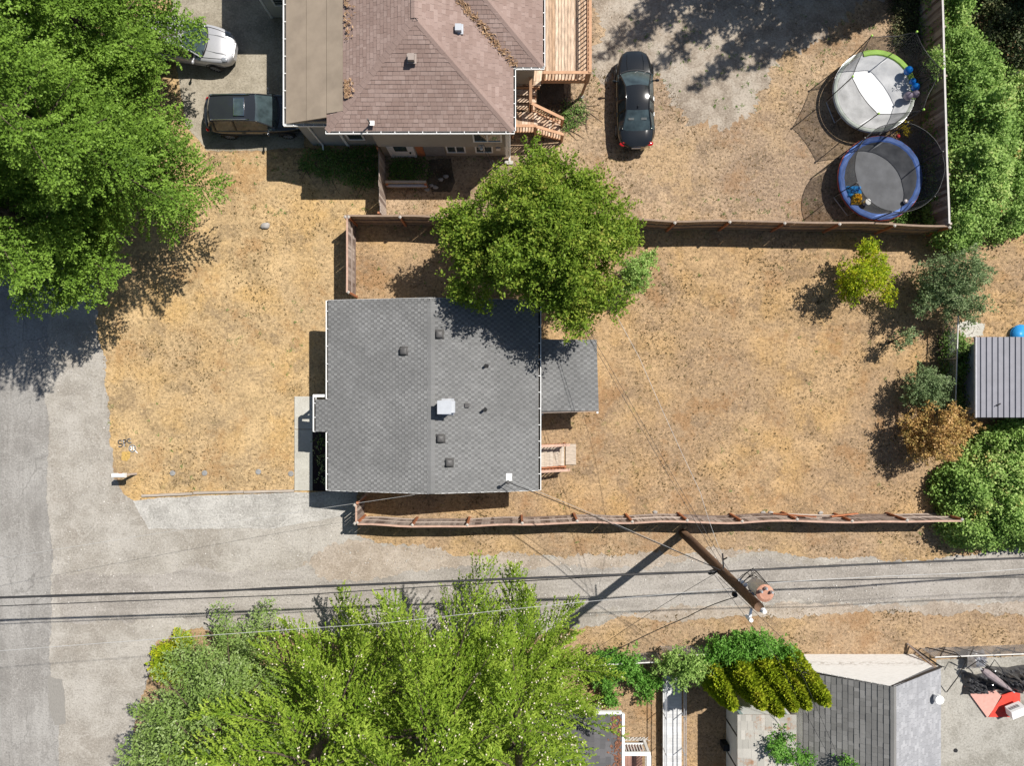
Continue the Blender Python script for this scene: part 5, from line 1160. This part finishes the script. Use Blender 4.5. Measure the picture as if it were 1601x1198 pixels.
limbs(t, ab, ab+Vector((0,0,5.6)), .24, [l[0] for l in lob[::2]], m_bark)
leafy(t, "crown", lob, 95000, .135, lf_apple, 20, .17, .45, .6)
def bush(name, label, cat, lobes, n, size, mat, per=18, spread=.10, group=None, flat=.4, stem=True):
    b = lobes[0]; p = W(b[0],b[1],b[2]); t = thing(name, label, cat, (p.x,p.y,0), group)
    L = [(W(a,b_,z),(r,r,r*zz)) for a,b_,z,r,zz in lobes]
    leafy(t, "foliage", L, n, size, mat, per, spread, flat, .55)
    if stem: 
        for l in L[:3]: obj("stem", MB().tube([(p.x+R.uniform(-.1,.1),p.y+R.uniform(-.1,.1),-.02),tuple(Vector((p.x,p.y,0)).lerp(l[0],.6)),tuple(l[0])],[.05,.03,.012],6), m_bark, t, True)
    return t
bush("leafy_bush", "small bright green bush standing just right of the large leafy tree", "bush", [(994,426,1.6,.75,1.1),(1010,412,1.3,.5,1),(983,444,1.2,.5,1)], 4600, .11, lf_bramble)
bush("golden_bush", "yellow-green bush alone on the back lawn below the board fence", "bush", [(1340,432,1.7,1.05,1.0),(1362,412,1.5,.85,1),(1330,455,1.1,.7,1),(1376,440,1.0,.7,1),(1390,462,.8,.45,1),(1352,392,1.5,.5,1)], 9000, .105, lf_gold, 16, .11)
bush("grey_green_shrub", "large grey-green shrub where the back yard meets the brambles", "shrub", [(1485,440,2.0,1.35,1.0),(1462,470,1.5,1.0,1),(1510,460,1.6,1.05,1),(1470,420,1.5,.9,1),(1500,490,1.2,.85,1),(1455,445,1.2,.7,1),(1525,430,1.2,.7,1)], 19000, .10, lf_grey, 18, .11)
bush("grey_green_shrub", "mid-sized grey-green shrub against the far wire fence above the rusty shrub", "shrub", [(1440,605,1.2,.95,1.0),(1462,598,1.2,.7,1),(1424,620,.9,.6,1),(1470,620,1.0,.6,1)], 7500, .10, lf_grey, 18, .10)
bush("sapling", "thin leafy sapling between the big grey-green shrub and the far wire fence", "sapling", [(1412,532,1.3,.42,1),(1422,520,1.2,.3,1),(1405,540,1.0,.25,1)], 800, .10, lf_grey, 14, .10)
bush("rusty_shrub", "rounded shrub covered in rusty orange flower heads", "shrub", [(1468,672,1.9,1.25,.9),(1440,690,1.4,.8,1),(1500,668,1.5,.85,1),(1425,672,1.2,.6,1),(1465,700,1.3,.8,1)], 14000, .10, lf_orange, 20, .09)
bush("golden_bush", "bright yellow-green low bush at the road corner beside the blue-tipped spruce", "bush", [(262,1022,.8,.75,.9),(250,1042,.6,.5,.9),(285,1000,.7,.6,.9),(272,1050,.6,.6,1)], 5200, .11, lf_gold, 16, .09)
bush("vine_bush", "leafy vine sprawling over the wire fence beside the big cedar", "bush", [(975,1040,.9,.75,.8),(1000,1058,.7,.55,.8),(950,1030,.9,.6,.8),(940,1062,.8,.6,.8),(1020,1066,.6,.4,.8),(955,1090,.4,.5,.7),(1010,1085,.4,.3,.8)], 9000, .12, lf_bush, 16, .12)
bush("vine_bush", "reddish-tinged vine arching over the head of the boardwalk", "bush", [(1072,1042,1.5,.75,.7),(1050,1030,1.4,.5,.7),(1095,1048,1.2,.55,.8),(1062,1062,1.2,.4,.7),(1035,1045,1.2,.4,.7)], 5200, .12, lf_bramble, 16, .12)
bush("leafy_bush", "bright green bush spilling over behind the row of clipped conifers", "bush", [(1160,1012,1.2,.85,.8),(1130,1018,1.1,.7,.8),(1190,1008,1.2,.75,.8),(1215,1014,1.0,.6,.8),(1112,1032,1.0,.6,.8),(1238,1022,.8,.4,.8)], 9000, .13, lf_bush, 16, .12)
bush("leafy_bush", "light green bush growing up between the mossy shed and the weathered garage", "bush", [(1212,1165,2.4,.5,.9),(1232,1180,2.3,.55,.9),(1255,1190,2.2,.5,.9),(1222,1150,2.3,.35,.9)], 2600, .11, lf_bush, 14, .11)
for (px,py,r),lb in (((1322,1194,.45),"leafy shoot against the garage roof at the photo's lower edge, nearer the mossy shed"),((1398,1196,.42),"leafy shoot at the photo's lower edge below the garage ridge")): bush("leafy_shoot", lb, "bush", [(px,py,2.9,r,1),(px+6,py+8,2.6,r,1)], 900, .10, lf_bush, 14, .09)
for (px,py,n),lb in (((504,688,70),"small green shrub near the porch in the bark bed"),((500,708,60),"thin pale shrub in the middle of the bark bed"),((507,728,90),"pale-leaved shrub in the lower half of the bark bed"),((510,752,60),"dark grassy shrub at the low end of the bark bed")): bush("bed_shrub", lb, "shrub", [(px,py,.35,.30,.8)], n, .09, lf_grey if px != 504 else lf_weed, 6, .11)

bush("yellow_flowers", "yellow flowering weed in the gap between the two trampolines", "flowers", [(1412,200,.4,.28,.8),(1420,206,.3,.18,.8)], 500, .07, leafmat("yellow_petals",[(0,(.10,.14,.02)),(.5,(.30,.24,.01)),(1,(.50,.36,.01))],.3), 10, .07)
bush("vine_bush", "bramble shoots hanging over the tall fence beside the balloons", "bush", [(1458,100,2.0,.28,.8),(1462,116,1.9,.25,.8),(1462,86,2.0,.25,.8)], 600, .11, lf_bramble, 12, .12)
# clipped conical conifers in a row
ARB = [((1106,1046),4.0,.62,"shortest clipped conifer, standing apart nearest the boardwalk"),((1140,1036),4.6,.66,"second clipped conifer from the boardwalk, darker on one side"),((1158,1040),5.0,.64,"third clipped conifer from the boardwalk"),((1179,1034),4.9,.62,"fourth clipped conifer from the boardwalk, its tip over the mossy shed"),((1198,1033),4.8,.62,"clipped conifer next to last before the white gable"),((1222,1027),4.9,.70,"fattest clipped conifer, touching the white gable's corner")]
for (q,h,r,lb) in ARB:
    b = W(*q); t = thing("clipped_conifer", lb, "conifer", b, "row of clipped conifers")
    obj("trunk", MB().tube([b,b+Vector((0,0,h*.9))],[.07,.02],7), m_bark, t)
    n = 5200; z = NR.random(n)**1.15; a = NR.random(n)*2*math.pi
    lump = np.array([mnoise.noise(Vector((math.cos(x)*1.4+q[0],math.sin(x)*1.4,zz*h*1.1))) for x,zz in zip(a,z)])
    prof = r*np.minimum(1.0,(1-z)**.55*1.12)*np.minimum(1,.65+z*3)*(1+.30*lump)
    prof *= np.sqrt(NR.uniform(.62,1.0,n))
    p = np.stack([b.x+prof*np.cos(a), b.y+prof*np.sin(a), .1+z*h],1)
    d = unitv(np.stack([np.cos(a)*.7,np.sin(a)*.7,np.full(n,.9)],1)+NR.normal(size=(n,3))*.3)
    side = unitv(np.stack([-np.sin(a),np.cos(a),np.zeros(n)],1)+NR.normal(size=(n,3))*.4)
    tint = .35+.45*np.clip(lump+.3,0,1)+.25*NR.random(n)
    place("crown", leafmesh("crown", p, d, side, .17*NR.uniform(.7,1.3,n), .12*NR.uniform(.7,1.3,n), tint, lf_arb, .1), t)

# bramble thickets
def inside(poly, x, y):
    c = np.zeros(len(x), bool); j = len(poly)-1
    for i in range(len(poly)):
        xi, yi = poly[i][0], poly[i][1]; xj, yj = poly[j][0], poly[j][1]
        if yi != yj: c ^= ((yi > y) != (yj > y)) & (x < (xj-xi)*(y-yi)/(yj-yi)+xi)
        j = i
    return c
def thicket(name, label, cat, poly, ztop, n, size, mat, zedge=.5, kind=None, depth=.35):
    P = [W(*q) for q in poly]; xs = [p.x for p in P]; ys = [p.y for p in P]
    nc = n//14; x = NR.uniform(min(xs),max(xs),nc*3); y = NR.uniform(min(ys),max(ys),nc*3); k = inside(P,x,y); x, y = x[k][:nc], y[k][:nc]; nc = len(x)
    ed = np.full(nc, 9.0)
    for i in range(len(P)):
        a, b = P[i], P[(i+1)%len(P)]; dx, dy = b.x-a.x, b.y-a.y; tt = np.clip(((x-a.x)*dx+(y-a.y)*dy)/(dx*dx+dy*dy+1e-9),0,1); ed = np.minimum(ed, np.hypot(x-a.x-tt*dx, y-a.y-tt*dy))
    hz = np.array([mnoise.noise(Vector((u*.8,v*.8,2.2)))+.8*mnoise.noise(Vector((u*2.3,v*2.3,5))) for u,v in zip(x,y)])
    zt = ztop*(zedge+(1-zedge)*np.minimum(1,ed/1.0))*(1+.62*hz)
    z = zt-np.abs(NR.exponential(depth,nc)); z = np.maximum(z,.08); tc_ = NR.random(nc); hue2 = np.clip(.5+1.1*np.array([mnoise.noise(Vector((u*.55+9,v*.55,7.7)))+.5*mnoise.noise(Vector((u*1.7,v*1.7,1.1))) for u,v in zip(x,y)]),0,1)
    idx = np.repeat(np.arange(nc),14); m = len(idx); c = np.stack([x,y,z],1)[idx]+NR.normal(size=(m,3))*np.array([.13,.13,.10])
    d = unitv(NR.normal(size=(m,3))*np.array([1,1,.4])); nrm = unitv(NR.normal(size=(m,3))*.75+np.array([.25,.2,.9])); side = unitv(np.cross(nrm,d)+1e-6)
    L = size*NR.uniform(.6,1.3,m); tint = .38*tc_[idx]+.32*NR.random(m)+.38*hue2[idx]-.02
    c[:,2] = np.maximum(c[:,2],.05)
    p0 = P[0]; t = thing(name, label, cat, (sum(xs)/len(xs),sum(ys)/len(ys),0))
    o = place("foliage", leafmesh("foliage", c, d, side, L, L*.75, tint, mat, .1), t)
    m_ = MB()
    for i in range(60):
        j = NR.integers(nc); q = Vector((x[j],y[j],0)); a_ = R.uniform(0,6.28); e = q+Vector((math.cos(a_)*.9,math.sin(a_)*.9,0)); m_.tube([q,q.lerp(e,.5)+Vector((0,0,zt[j]*.95)),e+Vector((0,0,zt[j]*.6))],[.015,.012,.006],5,False)
    s_ = obj("canes", m_, m_bark, t); s_['kind'] = 'stuff'
    return t
thicket("bramble_thicket", "tall bright green bramble thicket crowding the fence beside the trampolines", "brambles", [(1432,-40),(1490,-40),(1500,60),(1540,120),(1560,200),(1552,300),(1520,380),(1492,400),(1446,385),(1440,345),(1443,200)], 1.9, 60000, .125, lf_bramble)
thicket("bramble_thicket", "thin bramble growth fading into dry ground behind the tall thicket", "brambles", [(1555,110),(1640,150),(1640,330),(1580,370),(1545,380),(1535,300)], 1.3, 26000, .125, lf_bramble, .4)
thicket("bramble_thicket", "mixed green and yellow bramble thicket below the metal shed", "brambles", [(1490,720),(1510,690),(1560,655),(1640,655),(1640,850),(1560,852),(1480,850),(1462,825),(1462,790),(1448,770),(1458,740)], 1.8, 56000, .125, lf_bramble, .35)
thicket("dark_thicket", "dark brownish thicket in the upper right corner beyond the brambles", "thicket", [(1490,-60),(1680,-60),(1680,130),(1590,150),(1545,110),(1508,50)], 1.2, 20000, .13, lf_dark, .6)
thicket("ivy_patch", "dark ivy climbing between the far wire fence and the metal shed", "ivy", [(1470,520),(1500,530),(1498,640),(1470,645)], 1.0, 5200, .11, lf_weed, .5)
thicket("weed_patch", "green weeds in the shade below the brown house's low roof", "weeds", [(478,238),(590,232),(590,290),(560,292),(500,275),(470,262)], .22, 5200, .08, lf_weed, .3, depth=.1)
thicket("weed_patch", "weeds in the sunken side yard between barrier and brown house door", "weeds", [(612,250),(668,250),(668,285),(612,285)], .18, 1800, .08, lf_weed, .4, depth=.06)
thicket("weed_patch", "green weed patch in the sun below the deck's pier", "weeds", [(884,165),(905,158),(922,178),(900,200),(878,205)], .12, 900, .08, lf_weed, .3, depth=.05)
thicket("weed_patch", "weeds and vines shaded behind the blue trampoline against the fence", "weeds", [(1395,330),(1440,250),(1446,345),(1400,352)], .5, 2600, .10, lf_weed, .4, depth=.2)
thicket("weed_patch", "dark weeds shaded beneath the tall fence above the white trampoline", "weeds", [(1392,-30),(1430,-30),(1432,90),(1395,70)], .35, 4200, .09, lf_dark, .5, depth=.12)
# a fir just outside the right edge keeps the upper right corner in shade
t = tree("fir_tree", "small dark fir at the upper right corner shading the brownish thicket", "tree", W(1655,-40)); conifer(t, W(1655,-40), 8.5, 2.6, .8, lf_fir, 110, 9, 9, .22, .10, .2, .1, .8, .42, .45, 77)
t = tree("fir_tree", "dark fir leaning over the upper right corner of the brambles", "tree", W(1575,-75)); conifer(t, W(1575,-75), 7.5, 2.0, .8, lf_fir, 90, 9, 9, .22, .10, .2, .1, .8, .42, .45, 78)

# dry grass tufts over the lawns (cast the fine speckled shade seen in the photo)
n = 110000
x = NR.uniform(-25.5,25.5,n); y = NR.uniform(-19,19,n)
def PX(poly): return [W(*q) for q in poly]
bad = inside(PX(ALLEY),x,y)|inside(PX(ROAD),x,y)|inside(PX(DRIVE),x,y)|inside(PX(NDRV),x,y)|inside(PX(PATIO),x,y)
bad |= inside(PX(PARK),x,y)&(NR.random(n) < .9)
bad |= inside([W(*q) for q in ((461,619),(524,619),(524,768),(461,768))],x,y)
for (x0,x1,y0,y1) in ((-7.95,.9,-4.5,3.4),(-9.7,-.25,11.1,19),(1.5,3.7,-1.05,1.75),(13.6,19.6,-19,-13.2),(10.4,12.8,-19,-15.2),(-2.5,4.3,-19,-15.8),(21.9,26,-1.4,1.9),(7.3,8.2,-19,-14.1)): bad |= (x > x0)&(x < x1)&(y > y0)&(y < y1)
x, y = x[~bad], y[~bad]
den = np.array([mnoise.noise(Vector((a*.35,b*.35,8.0)))+.7*mnoise.noise(Vector((a*1.4,b*1.4,3.0)))+.5*mnoise.noise(Vector((a*4.5,b*4.5,6.0))) for a,b in zip(x,y)])
k = NR.random(len(x)) < np.clip(.50+.95*den,.06,1); x, y, den = x[k], y[k], den[k]
nb = 3; x = np.repeat(x,nb); y = np.repeat(y,nb); dn = np.repeat(den,nb); n = len(x)
a = NR.uniform(0,2*math.pi,n); lean = NR.uniform(.3,1.5,n); rr_ = NR.uniform(0,.035,n)
d = unitv(np.stack([np.cos(a)*lean,np.sin(a)*lean,np.full(n,.75)],1)); side = np.stack([-np.sin(a),np.cos(a),np.zeros(n)],1)
ln = NR.uniform(.03,.07,n)*(1+.4*np.clip(dn,-.5,1)); clump_ = np.repeat(NR.random(n//nb),nb); tint = np.clip(.42+.34*(clump_-.5)*2+NR.normal(0,.10,n),0,1)
lf_straw = leafmat("straw_blades", [(.0,(.045,.042,.014)),(.20,(.10,.08,.03)),(.42,(.25,.165,.08)),(.75,(.42,.285,.145)),(1,(.56,.41,.23))], .15, .8, 1.0)
me = leafmesh("dry_grass", np.stack([x+np.cos(a)*rr_,y+np.sin(a)*rr_,np.full(n,.0)],1), d, side, ln, np.full(n,.026), tint, lf_straw, 0)
o = bpy.data.objects.new("dry_grass", me); C.objects.link(o); o['kind'] = 'stuff'; o['label'] = "short sun-dried straw-coloured grass over the lawns"
# small dark rosettes that speckle the turf
wgt = np.clip(.15+dn,.02,1)**2; k = NR.choice(len(x), 4800, replace=False, p=wgt/wgt.sum()); rx_, ry_ = x[k], y[k]; kk = 9; cx_ = np.repeat(rx_,kk); cy_ = np.repeat(ry_,kk); n = len(cx_); a = NR.uniform(0,6.283,n)
sz = np.repeat(NR.uniform(.35,1.0,len(rx_))**1.5,kk); d = unitv(np.stack([np.cos(a),np.sin(a),NR.uniform(.25,1.3,n)],1)); side = np.stack([-np.sin(a),np.cos(a),np.zeros(n)],1)
lf_ros = leafmat("withered_rosette_leaves", [(0,(.08,.06,.03)),(.45,(.14,.10,.045)),(.8,(.19,.145,.065)),(1,(.15,.16,.05))], .15, .8, 1.0)
me = leafmesh("withered_rosettes", np.stack([cx_,cy_,np.full(n,.01)],1), d, side, sz*NR.uniform(.035,.07,n), sz*.035, np.repeat(NR.random(len(rx_)),kk)*.8+NR.random(n)*.2, lf_ros, 0)
o = bpy.data.objects.new("withered_rosettes", me); C.objects.link(o); o['kind'] = 'stuff'; o['label'] = "small dark withered weed rosettes speckling the dry lawns"
# scattered green weeds
n = 1500; x = NR.uniform(-20,23,n); y = np.where(NR.random(n) < .6, NR.uniform(7.5,18,n), NR.uniform(-14,18,n)); bad = inside(PX(ALLEY),x,y)|inside(PX(ROAD),x,y)|inside(PX(NDRV),x,y)|inside(PX(PATIO),x,y)|inside(PX(DRIVE),x,y)
for (x0,x1,y0,y1) in ((-9,1.2,-5,3.8),(-9.7,3.6,11.1,19),(1.3,4,-1.4,2),(13,20,-19,-13),(10,13,-19,-15)): bad |= (x > x0)&(x < x1)&(y > y0)&(y < y1)
gd = np.array([mnoise.noise(Vector((p*.22,q*.22,1.0))) for p,q in zip(x,y)]); k = (~bad)&(gd > .02); x, y = x[k], y[k]
kk = 12; cx_ = np.repeat(x,kk); cy_ = np.repeat(y,kk); n = len(cx_); a = NR.uniform(0,6.283,n); sp_ = np.repeat(NR.uniform(.02,.08,len(x)),kk)
d = unitv(np.stack([np.cos(a),np.sin(a),NR.uniform(.3,1.2,n)],1)); side = np.stack([-np.sin(a),np.cos(a),np.zeros(n)],1)
me = leafmesh("lawn_weeds", np.stack([cx_+NR.normal(size=n)*sp_,cy_+NR.normal(size=n)*sp_,np.full(n,.01)],1), d, side, NR.uniform(.03,.08,n), np.full(n,.035), .35+.65*NR.random(n), lf_weed, 0)
o = bpy.data.objects.new("lawn_weeds", me); C.objects.link(o); o['kind'] = 'stuff'; o['label'] = "scattered small green weeds in the dry lawn"
# loose pebbles along the gravel edges
n = 5200; x = NR.uniform(-23.5,22,n); y = NR.uniform(-12.2,6,n); k = inside(PX(ALLEY),x,y)|inside(PX(DRIVE),x,y); x, y = x[k], y[k]; n = len(x)
a = NR.uniform(0,6.283,n); s_ = NR.uniform(.012,.04,n)
d = np.stack([np.cos(a),np.sin(a),np.full(n,.25)],1); side = np.stack([-np.sin(a),np.cos(a),np.zeros(n)],1)
me = leafmesh("loose_stones", np.stack([x,y,np.full(n,.022)],1), unitv(d), side, s_*2, s_*1.7, NR.random(n), M("loose_stone",(.30,.28,.26),.9,.2,9,attr=1,col2=(.60,.58,.54)), .2)
o = bpy.data.objects.new("loose_stones", me); C.objects.link(o); o['kind'] = 'stuff'; o['label'] = "loose pale pebbles scattered over the gravel"
